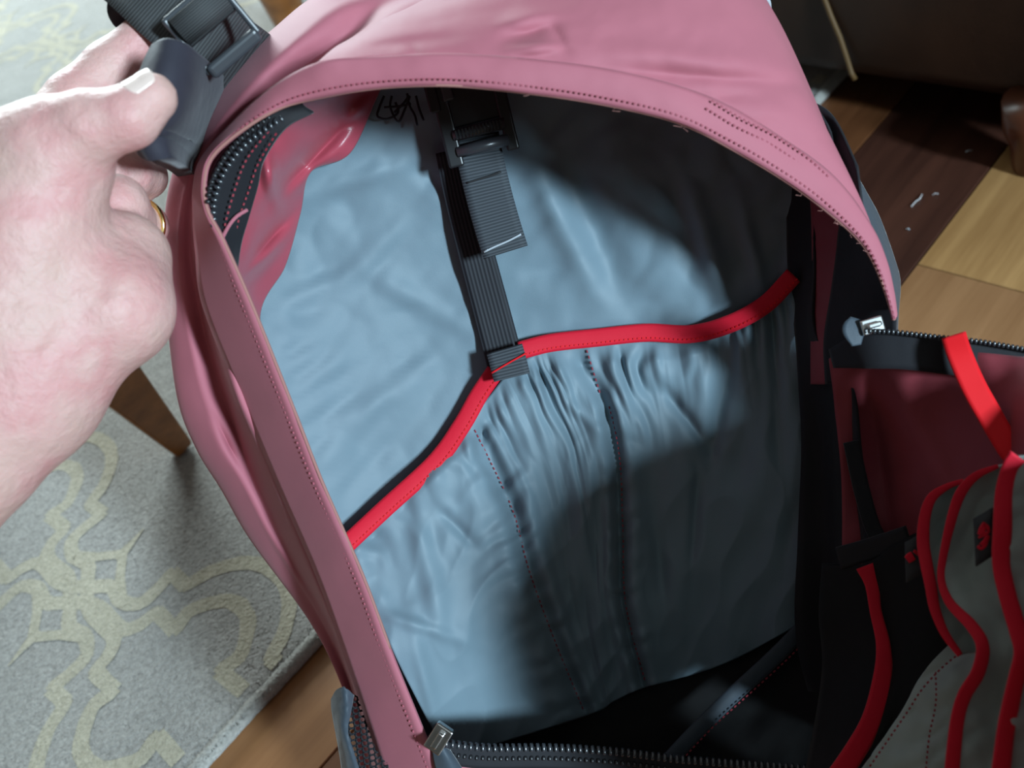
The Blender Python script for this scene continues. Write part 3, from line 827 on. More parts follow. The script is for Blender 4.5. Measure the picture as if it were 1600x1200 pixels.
# ---- left side panel: rolled outer edge, groove, running up into the hood
rows = [  # behind, silhouette, roll, groove, hem side (tucked under the hem)
    [(680, 10, .59), (600, -42, .55), (640, -32, .525), (690, -22, .515), (730, -15, .50), (760, -10, .495)],
    [(600, 30, .58), (500, -6, .525), (535, 5, .485), (600, 10, .488), (640, 10, .470), (690, 20, .462)],
    [(550, 90, .575), (432, 48, .515), (470, 55, .472), (540, 60, .478), (580, 48, .462), (640, 60, .45)],
    [(490, 140, .57), (368, 106, .508), (405, 118, .463), (462, 115, .470), (512, 95, .445), (540, 110, .436)],
    [(430, 200, .565), (314, 182, .50), (345, 190, .455), (392, 172, .461), (428, 142, .437), (450, 150, .434)],
    [(390, 280, .56), (277, 268, .495), (298, 270, .450), (325, 258, .455), (338, 230, .441), (350, 235, .440)],
    [(380, 360, .56), (263, 365, .495), (280, 360, .450), (300, 345, .455), (312, 320, .447), (322, 320, .446)],
    [(375, 470, .56), (266, 480, .50), (286, 475, .457), (313, 470, .466), (325, 455, .455), (345, 460, .455)],
    [(380, 600, .57), (281, 620, .51), (312, 605, .466), (345, 610, .478), (362, 590, .464), (385, 590, .465)],
    [(420, 710, .58), (311, 702, .525), (345, 690, .476), (384, 706, .488), (404, 690, .474), (425, 690, .476)],
    [(460, 790, .59), (349, 764, .535), (384, 766, .487), (416, 782, .496), (436, 768, .482), (455, 765, .484)],
    [(510, 870, .60), (396, 844, .545), (424, 842, .497), (450, 856, .504), (470, 848, .492), (490, 850, .494)],
    [(570, 960, .61), (486, 966, .555), (498, 958, .515), (512, 965, .512), (520, 968, .504), (535, 965, .506)],
    [(610, 1060, .62), (533, 1056, .56), (541, 1050, .53), (548, 1056, .522), (556, 1060, .514), (572, 1060, .515)],
    [(640, 1150, .63), (560, 1140, .57), (567, 1140, .54), (574, 1144, .532), (584, 1150, .524), (600, 1150, .525)],
    [(660, 1230, .64), (572, 1215, .58), (580, 1215, .55), (590, 1222, .54), (604, 1230, .532), (620, 1230, .533)],
    [(690, 1390, .65), (590, 1360, .60), (605, 1360, .57), (625, 1365, .56), (645, 1370, .55), (660, 1370, .55)],
]
rows = [[r[0]] + [(x, y, d + min(.030, max(0, .0075 * (k - 2)))) for x, y, d in r[1:]] for k, r in enumerate(rows)]
rows = [r if k < 5 else r[:2] + [(r[2][0], r[2][1], r[2][2] + .0255), (r[3][0], r[3][1], r[3][2] + .018)] + r[4:] for k, r in enumerate(rows)]
rows = [[(r[0][0], r[0][1], max(r[0][2], r[1][2] + .04))] + r[1:] for r in rows]
def side_disp(u, v, px, py):
    d = .0012 * fbm(px, py, 90, 12)
    d += fold(px, py, 330, 520, 380, 700, 9, .008) + fold(px, py, 345, 560, 400, 690, 8, -.005)
    d += fold(px, py, 340, 660, 372, 725, 7, .006) + fold(px, py, 400, 740, 470, 880, 10, -.003) + fold(px, py, 520, 1000, 600, 1190, 8, .004)
    return d
sp = sheet('side_panel', rows, 90, 260, PINK, PACK, side_disp, .0016)


# ---- right inner wall: black binding, rose strip with shade in its colour, black zip tape
rows = [
    [(1150, 120, .548), (1180, 120, .54), (1215, 120, .52), (1245, 130, .49)],
    [(1215, 230, .556), (1240, 220, .545), (1272, 215, .515), (1300, 215, .485)],
    [(1228, 300, .560), (1255, 300, .55), (1272, 300, .54), (1275, 300, .535)],
    [(1232, 420, .565), (1258, 420, .552), (1270, 420, .545), (1274, 420, .54)],
    [(1243, 520, .568), (1260, 520, .556), (1268, 520, .548), (1275, 520, .542)],
    [(1248, 600, .570), (1280, 600, .560), (1305, 600, .545), (1330, 600, .515)],
    [(1252, 700, .572), (1290, 700, .565), (1315, 700, .545), (1345, 700, .515)],
    [(1246, 850, .576), (1295, 850, .570), (1325, 850, .545), (1360, 850, .515)],
    [(1244, 1000, .588), (1310, 1000, .58), (1340, 1000, .55), (1370, 1000, .515)],
    [(1285, 1150, .615), (1320, 1160, .58), (1350, 1160, .55), (1380, 1160, .505)],
]
sheet('inner_binding', rows, 14, 60, BLACKTAPE, PACK, None, .0012)
rows = [
    [(1250, 200, .545), (1270, 195, .53), (1285, 205, .51)],
    [(1266, 300, .542), (1295, 310, .525), (1325, 330, .505)],
    [(1270, 400, .545), (1292, 400, .53), (1312, 400, .515)],
    [(1270, 470, .548), (1285, 470, .536), (1300, 470, .522)],
    [(1268, 540, .552), (1280, 540, .54), (1296, 540, .528)],
    [(1268, 600, .562), (1278, 600, .553), (1290, 600, .545)],
]
sheet('right_gusset_lining', rows, 24, 60, MAROON, PACK, lambda u, v, px, py: .002 * fbm(px, py, 50, 8), .0012)  # same rose fabric as the left gusset; maroon paints in its shade
rows = [
    [(1250, 150, .50), (1300, 180, .488), (1340, 260, .475)],
    [(1312, 290, .503), (1330, 320, .49), (1352, 350, .474)],
    [(1310, 370, .512), (1340, 390, .495), (1370, 405, .478)],
    [(1300, 450, .520), (1345, 455, .50), (1388, 455, .483)],
    [(1288, 530, .528), (1345, 520, .505), (1400, 500, .488)],
    [(1290, 600, .532), (1340, 600, .515), (1390, 590, .50)],
]
sheet('right_zipper_tape', rows, 20, 50, BLACKTAPE, PACK, None, .0012)

# ---- right outer compression pocket
rows = [
    [(1318, 272, .50), (1326, 270, .51), (1336, 274, .525)],
    [(1322, 296, .50), (1336, 296, .512), (1352, 302, .53)],
    [(1345, 340, .50), (1358, 335, .515), (1372, 340, .535)],
    [(1368, 400, .50), (1382, 395, .515), (1393, 398, .535)],
    [(1384, 450, .505), (1395, 440, .518), (1404, 440, .538)],
    [(1392, 500, .51), (1397, 498, .52), (1401, 495, .54)],
    [(1380, 600, .53), (1390, 600, .54), (1396, 600, .555)],
]
sheet('side_compression_panel', rows, 16, 60, SLATE, PACK, lambda u, v, px, py: .002 * fbm(px, py, 30, 4), .002)
rows = [[(1315, 272, .498), (1326, 270, .495), (1335, 274, .503)], [(1318, 290, .498), (1328, 290, .495), (1336, 294, .503)], [(1322, 306, .499), (1330, 306, .497), (1337, 308, .504)]]
sheet('compression_strap_end', rows, 10, 14, PLASTIC, PACK, None, .002)

# ---- bottom of the compartment and lower front
rows = [
    [(610, 1160, .60), (800, 1150, .645), (930, 1105, .648), (1060, 1050, .648), (1180, 990, .635), (1320, 900, .59)],
    [(620, 1190, .59), (800, 1190, .64), (960, 1160, .64), (1110, 1110, .635), (1240, 1040, .615), (1360, 960, .57)],
    [(640, 1230, .575), (820, 1240, .60), (1000, 1230, .60), (1160, 1180, .60), (1300, 1110, .585), (1400, 1040, .55)],
    [(680, 1290, .56), (860, 1300, .565), (1050, 1300, .565), (1200, 1270, .56), (1340, 1200, .55), (1440, 1130, .53)],
]
sheet('base_lining', rows, 60, 40, BLACKMESH, PACK, lambda u, v, px, py: .002 * fbm(px, py, 80, 5), .002)
ribbon_px('base_binding', [(1020, 1215, .598), (1080, 1150, .607), (1140, 1090, .612), (1200, 1035, .612), (1250, 985, .606), (1290, 940, .595)], 24, SLATE, PACK, 40, .002, .001)
stitches('base_binding_stitching', [(1050, 1205, .5965), (1110, 1140, .6055), (1170, 1085, .6095), (1225, 1035, .6085), (1270, 990, .602)], REDTHREAD, PACK, 8, .5, .0004, .001)

# front lower edge: the free zipper of the flap crossing the bottom of the frame
ZB = [(688, 1160, .531), (760, 1168, .545), (860, 1168, .556), (960, 1174, .558), (1060, 1186, .556), (1160, 1194, .550), (1260, 1202, .54), (1340, 1222, .52)]
zb = ribbon_px('front_zipper_tape', [(x, y + 16, d) for x, y, d in ZB], 34, BLACKTAPE, PACK, 90, .0016)
zip_teeth('front_zipper_teeth', ZB, TEETH, zb, 9.3, 13, .001, .0012)
zip_teeth('front_zipper_teeth', [(x, y + 17, d) for x, y, d in ZB], PLASTIC, zb, 9.3, 7, .001, .0009)
rows = [[(690, 1180, .535), (800, 1194, .553), (950, 1202, .561), (1150, 1220, .555), (1340, 1245, .525)],
        [(700, 1240, .54), (820, 1270, .553), (960, 1280, .56), (1150, 1300, .55), (1340, 1310, .53)],
        [(720, 1400, .56), (840, 1420, .56), (980, 1430, .56), (1150, 1430, .55), (1340, 1430, .54)],
        [(780, 1560, .585), (900, 1570, .585), (1020, 1570, .585), (1150, 1560, .575), (1340, 1540, .57)]]
sheet('lower_front_panel', rows, 50, 40, PINK, PACK, lambda u, v, px, py: .002 * fbm(px, py, 90, 15), .0016)

# outer back and base of the pack, behind the lining
rows = [
    [(640, 100, .595), (760, 60, .605), (900, 40, .61), (1080, 60, .605), (1220, 210, .60), (1300, 360, .59)],
    [(480, 400, .60), (640, 390, .62), (860, 390, .625), (1060, 390, .62), (1230, 420, .61), (1340, 480, .585)],
    [(520, 750, .62), (680, 740, .64), (870, 730, .65), (1060, 720, .645), (1240, 700, .625), (1350, 680, .58)],
    [(620, 1150, .645), (760, 1150, .665), (920, 1140, .675), (1080, 1110, .672), (1230, 1030, .65), (1370, 950, .59)],
    [(680, 1400, .655), (820, 1400, .665), (960, 1370, .672), (1120, 1320, .668), (1260, 1250, .64), (1390, 1150, .60)],
]
sheet('outer_back_panel', rows, 40, 50, SLATE, PACK, None, .004)

rows = [[(1235, 210, .60), (1262, 215, .57), (1285, 235, .53)], [(1300, 360, .59), (1335, 365, .56), (1355, 385, .52)], [(1340, 480, .585), (1372, 485, .56), (1388, 498, .52)],
        [(1335, 680, .60), (1352, 680, .57), (1346, 680, .526)], [(1345, 950, .61), (1362, 950, .58), (1358, 950, .531)], [(1350, 1150, .62), (1368, 1150, .58), (1364, 1150, .528)]]
sheet('outer_side_panel', rows, 16, 50, PINK, PACK, None, .002)
# lower body of the pack down to the floor (below the frame)
def lower_shell():
    top = [at(*q) for q in path([(960, 1372, .64), (780, 1398, .655), (690, 1388, .65), (592, 1358, .602), (648, 1368, .552), (725, 1400, .562), (980, 1428, .562), (1200, 1432, .552), (1340, 1420, .548), (1372, 1280, .575), (1360, 1180, .61)], 60)]
    vs = []; fs = []; cen = sum(top, Vector()) / len(top); m = 6; n = len(top)
    for p in top:
        for k in range(m):
            t = k / (m - 1); q = p.lerp(cen, -.02 * math.sin(math.pi * t)); vs.append(Vector((q.x, q.y, max(.003, p.z * (1 - t)))))
    for i in range(n - 1):
        for k in range(m - 1): fs.append((i * m + k, (i + 1) * m + k, (i + 1) * m + k + 1, i * m + k + 1))
    fs.append(tuple(i * m + m - 1 for i in range(n)))
    solid(obj('lower_shell', vs, fs, PINK, PACK), .0016, 0)
lower_shell()
# ---- zipper pulls
def pull(c, ax, s=1.0, tab=True):
    c = Vector(c); ax = Vector(ax).normalized(); vw = (CAM - c).normalized(); sd = ax.cross(vw).normalized(); up = sd.cross(ax)
    up = up if up.dot(vw) > 0 else -up
    mb = MB()
    mb.add(box_at(c, ax * .0055 * s, sd * .0038 * s, up * .0022 * s)); mb.add(box_at(c + up * .0034 * s, ax * .0035 * s, sd * .0013 * s, up * .0016 * s))
    o = mb.build('zipper_slider', METAL, PACK); bevel(o, .0009, 3)
    if tab:
        t = c - ax * .012 * s + up * .002
        v2, f2 = box_at(t, ax * .0095 * s, sd * .0048 * s, up * .0008 * s)
        q = obj('pull_tab', v2, f2, BUCKLE, o, False); bevel(q, .002, 3)
    return o
pull(at(1362, 509, .472), CX * .9 + CY * .25, 1.0, False)
tabp = ribbon_px('pull_tab', [(1338, 498, .474), (1334, 515, .473), (1338, 540, .473)], [20, 36, 14], SLATE, PACK, 14, .0012)
pull(at(686, 1153, .517), CX * .5 + CY * .8, 1.3, False)
rows = [[(676, 1172, .523), (690, 1168, .52), (702, 1172, .524)], [(680, 1195, .525), (698, 1185, .52), (715, 1192, .526)], [(690, 1230, .528), (712, 1220, .524), (735, 1222, .53)]]
sheet('zipper_garage', rows, 14, 16, SLATE, PACK, None, .0015)

# ---- side mesh pocket at lower left
def mesh_pocket():
    G = grid([[(519, 1092, .545), (527, 1078, .535), (538, 1074, .527), (552, 1086, .532)],
              [(520, 1112, .543), (530, 1104, .533), (541, 1102, .528), (548, 1108, .531)],
              [(526, 1145, .545), (532, 1140, .535), (538, 1140, .531), (544, 1144, .532)],
              [(533, 1185, .55), (541, 1182, .54), (550, 1184, .536), (557, 1190, .538)],
              [(540, 1240, .56), (552, 1238, .55), (566, 1240, .545), (576, 1246, .547)]], 18, 50)
    b_ = sheet_from(G, 'mesh_pocket_binding', SLATE, PACK, lambda u, v, px, py: .001 * fbm(px, py, 14, 3), .0015)
    # open net: staggered rings of cord with real holes between
    mb = MB()
    for r in range(22):
        for c in range(8):
            x = 536 + c * 9.0 + r * 1.05; y = 1092 + r * 9.2 + (4.6 if c % 2 else 0)
            d = .548 - .0005 * c + .0009 * r * .2
            ring = []
            for k in range(7):
                a = k * math.pi / 3 + .5; ring.append(at(x + 5.3 * math.cos(a), y + 5.3 * math.sin(a), d))
            mb.add(tube_pts(ring, .00052, 5))
    tag(mb.build('pocket_mesh', BLACKTAPE, PACK, True), kind='stuff')
mesh_pocket()

# ================================================================== front flap with organizer (part of the pack)
rows = [  # unseen outer rim, curled and lengthened to block the near window's light
    [(1296, 560, .515), (1345, 530, .492), (1430, 545, .478), (1520, 550, .466), (1610, 560, .45), (1660, 562, .44)],
    [(1305, 640, .525), (1380, 640, .512), (1460, 660, .492), (1540, 670, .462), (1640, 680, .415), (1700, 690, .405)],
    [(1315, 760, .53), (1390, 760, .52), (1470, 770, .49), (1560, 780, .447), (1670, 780, .38), (1735, 785, .352)],
    [(1315, 900, .53), (1400, 900, .52), (1490, 900, .485), (1580, 900, .44), (1690, 905, .36), (1755, 910, .315)],
    [(1310, 1060, .53), (1410, 1060, .515), (1500, 1060, .48), (1590, 1060, .43), (1690, 1065, .35), (1750, 1075, .30)],
    [(1300, 1280, .52), (1420, 1290, .485), (1520, 1300, .445), (1600, 1300, .39), (1660, 1290, .335), (1710, 1280, .29)],
    [(1290, 1450, .53), (1420, 1470, .49), (1520, 1480, .45), (1610, 1480, .40), (1680, 1470, .345), (1730, 1450, .30)],
    [(1280, 1640, .55), (1420, 1650, .51), (1520, 1650, .46), (1610, 1640, .41), (1680, 1620, .355), (1725, 1600, .31)],
]
FLAP = sheet('front_flap', rows, 70, 110, MAROON, PACK, lambda u, v, px, py: .003 * fbm(px, py, 120, 6) + fold(px, py, 1400, 600, 1480, 760, 26, -.007) + fold(px, py, 1360, 620, 1390, 800, 18, .005), .0016)
ZF = [(1352, 517, .471), (1400, 519, .468), (1470, 527, .463), (1540, 535, .459), (1660, 556, .452)]
zf = ribbon_px('flap_zipper_tape', [(1300, 560, .50), (1350, 548, .480), (1410, 548, .471), (1480, 556, .466), (1550, 566, .462), (1660, 586, .455)], [30, 56, 58, 58, 60, 62], BLACKTAPE, FLAP, 80, .0016)
zip_teeth('flap_zipper_teeth', ZF, TEETH, FLAP, 7.0, 8, .001, .001)
ribbon_px('flap_inner_tape', [(1330, 690, .515), (1345, 760, .516), (1362, 820, .514), (1378, 850, .510)], 24, BLACKTAPE, FLAP, 30, .002)
ribbon_px('flap_cross_strap', [(1310, 872, .512), (1360, 858, .502), (1420, 838, .488)], 34, BLACKTAPE, FLAP, 24, .002)

# red tape loop
ribbon_px('red_loop_tape', [(1490, 524, .4575), (1500, 555, .453), (1522, 605, .449), (1550, 655, .445), (1578, 703, .440), (1590, 720, .4385)], [38, 38, 38, 38, 36, 30], REDTAPE, FLAP, 60, .0015)

# red-bound mesh pocket edge, deepest
T0 = [(1352, 884, .500), (1362, 912, .498), (1368, 955, .494), (1380, 1010, .487), (1378, 1065, .481), (1362, 1125, .475), (1335, 1175, .471), (1300, 1225, .468)]
ribbon_px('mesh_pocket_trim', T0, [30, 22, 18, 22, 30, 32, 34, 34], REDTRIM, FLAP, 80, .0011, .0003)
rows = [[(1285, 880, .522), (1352, 880, .503), (1400, 850, .492), (1450, 830, .482), (1520, 860, .474)],
        [(1280, 960, .522), (1370, 960, .497), (1410, 950, .486), (1460, 940, .474), (1530, 960, .466)],
        [(1285, 1050, .522), (1384, 1050, .486), (1420, 1050, .476), (1470, 1050, .466), (1540, 1060, .456)],
        [(1262, 1190, .515), (1340, 1190, .474), (1390, 1180, .47), (1450, 1170, .460), (1540, 1180, .45)],
        [(1240, 1270, .505), (1300, 1260, .471), (1380, 1260, .466), (1450, 1260, .456), (1540, 1260, .445)]]
sheet('flap_mesh_pocket', rows, 40, 50, BLACKMESH, FLAP, None, .001)

def org_disp(seed):
    return lambda u, v, px, py: .0025 * fbm(px, py, 90, seed) + .0012 * ridge(px + .7 * py, py, 55, seed + 3)
# lower grey piece of the first pocket
rows = [[(1500, 990, .458), (1510, 1000, .456), (1530, 1005, .452), (1560, 1010, .447)],
        [(1445, 1048, .461), (1470, 1040, .457), (1510, 1040, .450), (1560, 1045, .444)],
        [(1410, 1110, .462), (1445, 1100, .457), (1490, 1095, .449), (1560, 1095, .441)],
        [(1372, 1165, .462), (1420, 1160, .456), (1480, 1150, .447), (1560, 1150, .438)],
        [(1320, 1240, .462), (1400, 1240, .455), (1480, 1240, .444), (1560, 1240, .434)]]
sheet('organizer_lower_panel', rows, 40, 50, GREYORG, FLAP, org_disp(1), .0012)
stitches('organizer_stitching', [(1500, 1020, .4535), (1470, 1045, .455), (1440, 1078, .4575), (1418, 1112, .4575), (1385, 1160, .4575), (1340, 1225, .458)], REDTHREAD, FLAP, 8, .5, .0004, .002)
stitches('organizer_stitching', [(1462, 1050, .4555), (1462, 1100, .4525), (1452, 1150, .4505), (1446, 1210, .4485)], REDTHREAD, FLAP, 8, .5, .0004, .002)

def steep(T, k=1.0):
    return [(x, y, d - k * max(0.0, (x - 1400) / 200.0) * .035 - k * max(0.0, (y - 850) / 350.0) * .02) for x, y, d in T]
T1 = [(1506, 751, .460), (1480, 760, .459), (1456, 777, .4575), (1445, 806, .456), (1442, 845, .454), (1447, 880, .452), (1454, 915, .45), (1460, 950, .449), (1475, 988, .450), (1500, 1024, .453)]
T2 = [(1560, 728, .452), (1525, 743, .451), (1502, 768, .450), (1488, 805, .4485), (1474, 865, .446), (1470, 905, .4445), (1484, 942, .443), (1518, 978, .4415), (1535, 1010, .441), (1528, 1050, .4405), (1506, 1088, .44), (1494, 1135, .439), (1484, 1240, .437)]
T3 = [(1590, 712, .4395), (1577, 732, .439), (1568, 770, .438), (1566, 825, .4365), (1564, 880, .4355), (1574, 930, .4345), (1590, 985, .434), (1597, 1020, .4335), (1588, 1060, .433), (1578, 1105, .4325), (1570, 1150, .432), (1560, 1240, .431)]
T1, T2, T3 = steep(T1), steep(T2), steep(T3)
def right_of(T, xr, dz, nm, seed, back=.004):
    q = path(T, 9)
    rows = []
    for x, y, d in q:
        rows.append([(x + (xr(y) - x) * t, y - 4 * math.sin(math.pi * t), d + back * .35 - dz * t + back * math.sin(math.pi * t)) for t in (0, .33, .66, 1)])
    return sheet(nm, rows, 30, 80, GREYORG, FLAP, org_disp(seed), .0012)
right_of(T1, lambda y: 1560 if y < 900 else 1545, .003, 'organizer_pocket', 5)
right_of(T2, lambda y: 1625, .006, 'organizer_pocket', 8)
right_of(T3, lambda y: 1700, .008, 'organizer_pocket', 11)
ribbon_px('organizer_trim', T1, [5, 9, 15, 17, 19, 19, 18, 16, 13, 8], REDTRIM, FLAP, 90, .0011, .0003)
ribbon_px('organizer_trim', T2, [4, 12, 16, 15, 12, 11, 14, 18, 20, 21, 21, 21, 24], REDTRIM, FLAP, 110, .0011, .0003)
ribbon_px('organizer_trim', T3, [28, 24, 26, 29, 27, 27, 27, 26, 25, 26, 27, 30], REDTRIM, FLAP, 110, .0011, .0004)

# two small black tags with red marks
def tagpatch(name, P, marks, d):
    G = grid([[(P[0][0], P[0][1], d), (P[1][0], P[1][1], d - .001)], [(P[3][0], P[3][1], d), (P[2][0], P[2][1], d - .001)]], 6, 6)
    o = sheet_from(G, name, TAGCLOTH, FLAP, None, .0012)
    for s, wd in marks:
        ribbon_px('printed_mark', [(x, y, d - .0022) for x, y in s], wd, REDTRIM, FLAP, 24, .0005)
tagpatch('fabric_tag', [(1521, 811), (1551, 793), (1551, 868), (1525, 885)],
         [([(1538, 816), (1535, 826), (1531, 836)], [4, 10, 8]), ([(1536, 818), (1543, 824), (1545, 832)], [5, 6, 3]), ([(1529, 840), (1538, 835), (1546, 830)], [3, 6, 3]),
          ([(1544, 836), (1540, 845), (1532, 851)], [6, 8, 4]), ([(1528, 853), (1533, 857), (1540, 851), (1543, 843)], [5, 5, 4, 4])], .413)
tagpatch('fabric_tag', [(1414, 848), (1440, 834), (1442, 895), (1416, 910)],
         [([(1417, 875), (1422, 871), (1427, 868)], [12, 15, 14]), ([(1431, 866), (1434, 862)], [12, 12])], .452)

# ================================================================== shoulder strap at upper left
def strap():
    # upper webbing band carrying the ladder-lock
    a = [(150, -80, .47), (205, -40, .452), (262, 10, .445), (320, 55, .452), (370, 91, .480), (424, 130, .54), (464, 162, .60)]
    ribbon_px('shoulder_webbing', a, [112, 116, 120, 122, 122, 118, 110], STRAPWEB, PACK, 60, .002)
    # loop turning under at the left
    b2 = [(232, -40, .4495), (196, -14, .452), (181, 14, .458), (196, 32, .466), (226, 22, .473), (262, 2, .476)]
    ribbon_px('webbing_loop', b2, [30, 34, 26, 36, 52, 60], BLACKTAPE, PACK, 50, .002)
    # padded strap pinched between thumb and finger
    G = grid([[(250, 80, .437), (270, 70, .432), (296, 84, .440), (328, 108, .470), (352, 130, .515)],
              [(236, 108, .436), (260, 112, .428), (290, 122, .436), (318, 142, .468), (345, 165, .515)],
              [(224, 150, .437), (250, 155, .426), (278, 164, .434), (303, 182, .466), (328, 205, .515)],
              [(222, 184, .438), (246, 190, .429), (266, 198, .436), (290, 216, .466), (312, 240, .515)],
              [(220, 198, .442), (240, 206, .434), (258, 215, .440), (280, 232, .468), (300, 258, .515)],
              [(224, 222, .440), (242, 230, .433), (258, 238, .440), (276, 250, .468), (294, 268, .513)],
              [(232, 238, .441), (248, 246, .435), (262, 254, .441), (278, 264, .470), (294, 278, .513)]], 40, 70)
    G[:, :, 2] -= .015 * np.clip(1.35 - np.linspace(0, 1, 40) * 1.35, 0, 1)[None, :]
    sheet_from(G, 'shoulder_pad', PADBLUE, PACK, lambda u, v, px, py: .0008 * fbm(px, py, 40, 2) + fold(px, py, 240, 186, 300, 222, 5, .003), .009)
    # ladder-lock
    c = at(328, 38, .437); ax = (at(394, -18, .437) - at(262, 94, .437)).normalized()   # along the bars
    vw = (CAM - c).normalized(); al = vw.cross(ax).normalized(); al = al if al.dot(CY) < 0 else -al    # along the webbing (down-right)
    up = vw
    k = .437 / FPX
    rt = [PACK]
    def bx(name, x, y, z, hx, hy, hz, bw=.0013, mat=BUCKLE, tilt=0.0):
        A = al * math.cos(tilt) + up * math.sin(tilt); U = up * math.cos(tilt) - al * math.sin(tilt)
        vv, ff = box_at(c + ax * x * k + al * y * k + up * z, ax * hx * k, A * hy * k, U * hz)
        o = obj(name, vv, ff, mat, rt[0], False); bevel(o, bw, 3); return o
    rt[0] = bx('ladder_lock_buckle', 0, 54, .0035, 50, 12, .0022, .002, tilt=-.25)
    bx('rear_bar', 0, -44, .001, 52, 5, .0018)
    bx('side_bar', -50, 4, .001, 5, 52, .002)
    bx('side_bar', 50, 4, .001, 5, 52, .002)
    bx('middle_bar', 0, 4, -.0005, 47, 5, .0015, .0012, PLASTIC)
    # webbing threaded over the rear bar
    P = [c + al * (-38 * k) + up * .0035, c + al * (-24 * k) + up * .0055, c + al * (-8 * k) + up * .004, c + al * (2 * k) - up * .002]
    vs = []; fs = []
    for i, p in enumerate(cr([tuple(p) for p in P], 14)):
        p = Vector(p)
        for s in (-1, 1): vs.append(p + ax * s * 45 * k)
    fs = [(2 * i, 2 * i + 1, 2 * i + 3, 2 * i + 2) for i in range(13)]
    o = obj('threaded_webbing', vs, fs, STRAPWEB, PACK, uvs=[(j % 2, (j // 2) * .06) for j in range(28)]); solid(o, .0018)
strap()
# small grey loop peeping out at the far top of the hood
tube_px('top_loop', [(1186, 8, .50), (1192, -4, .497), (1200, 2, .50), (1202, 14, .505)], .0012, GREYTHREAD, PACK, 16)

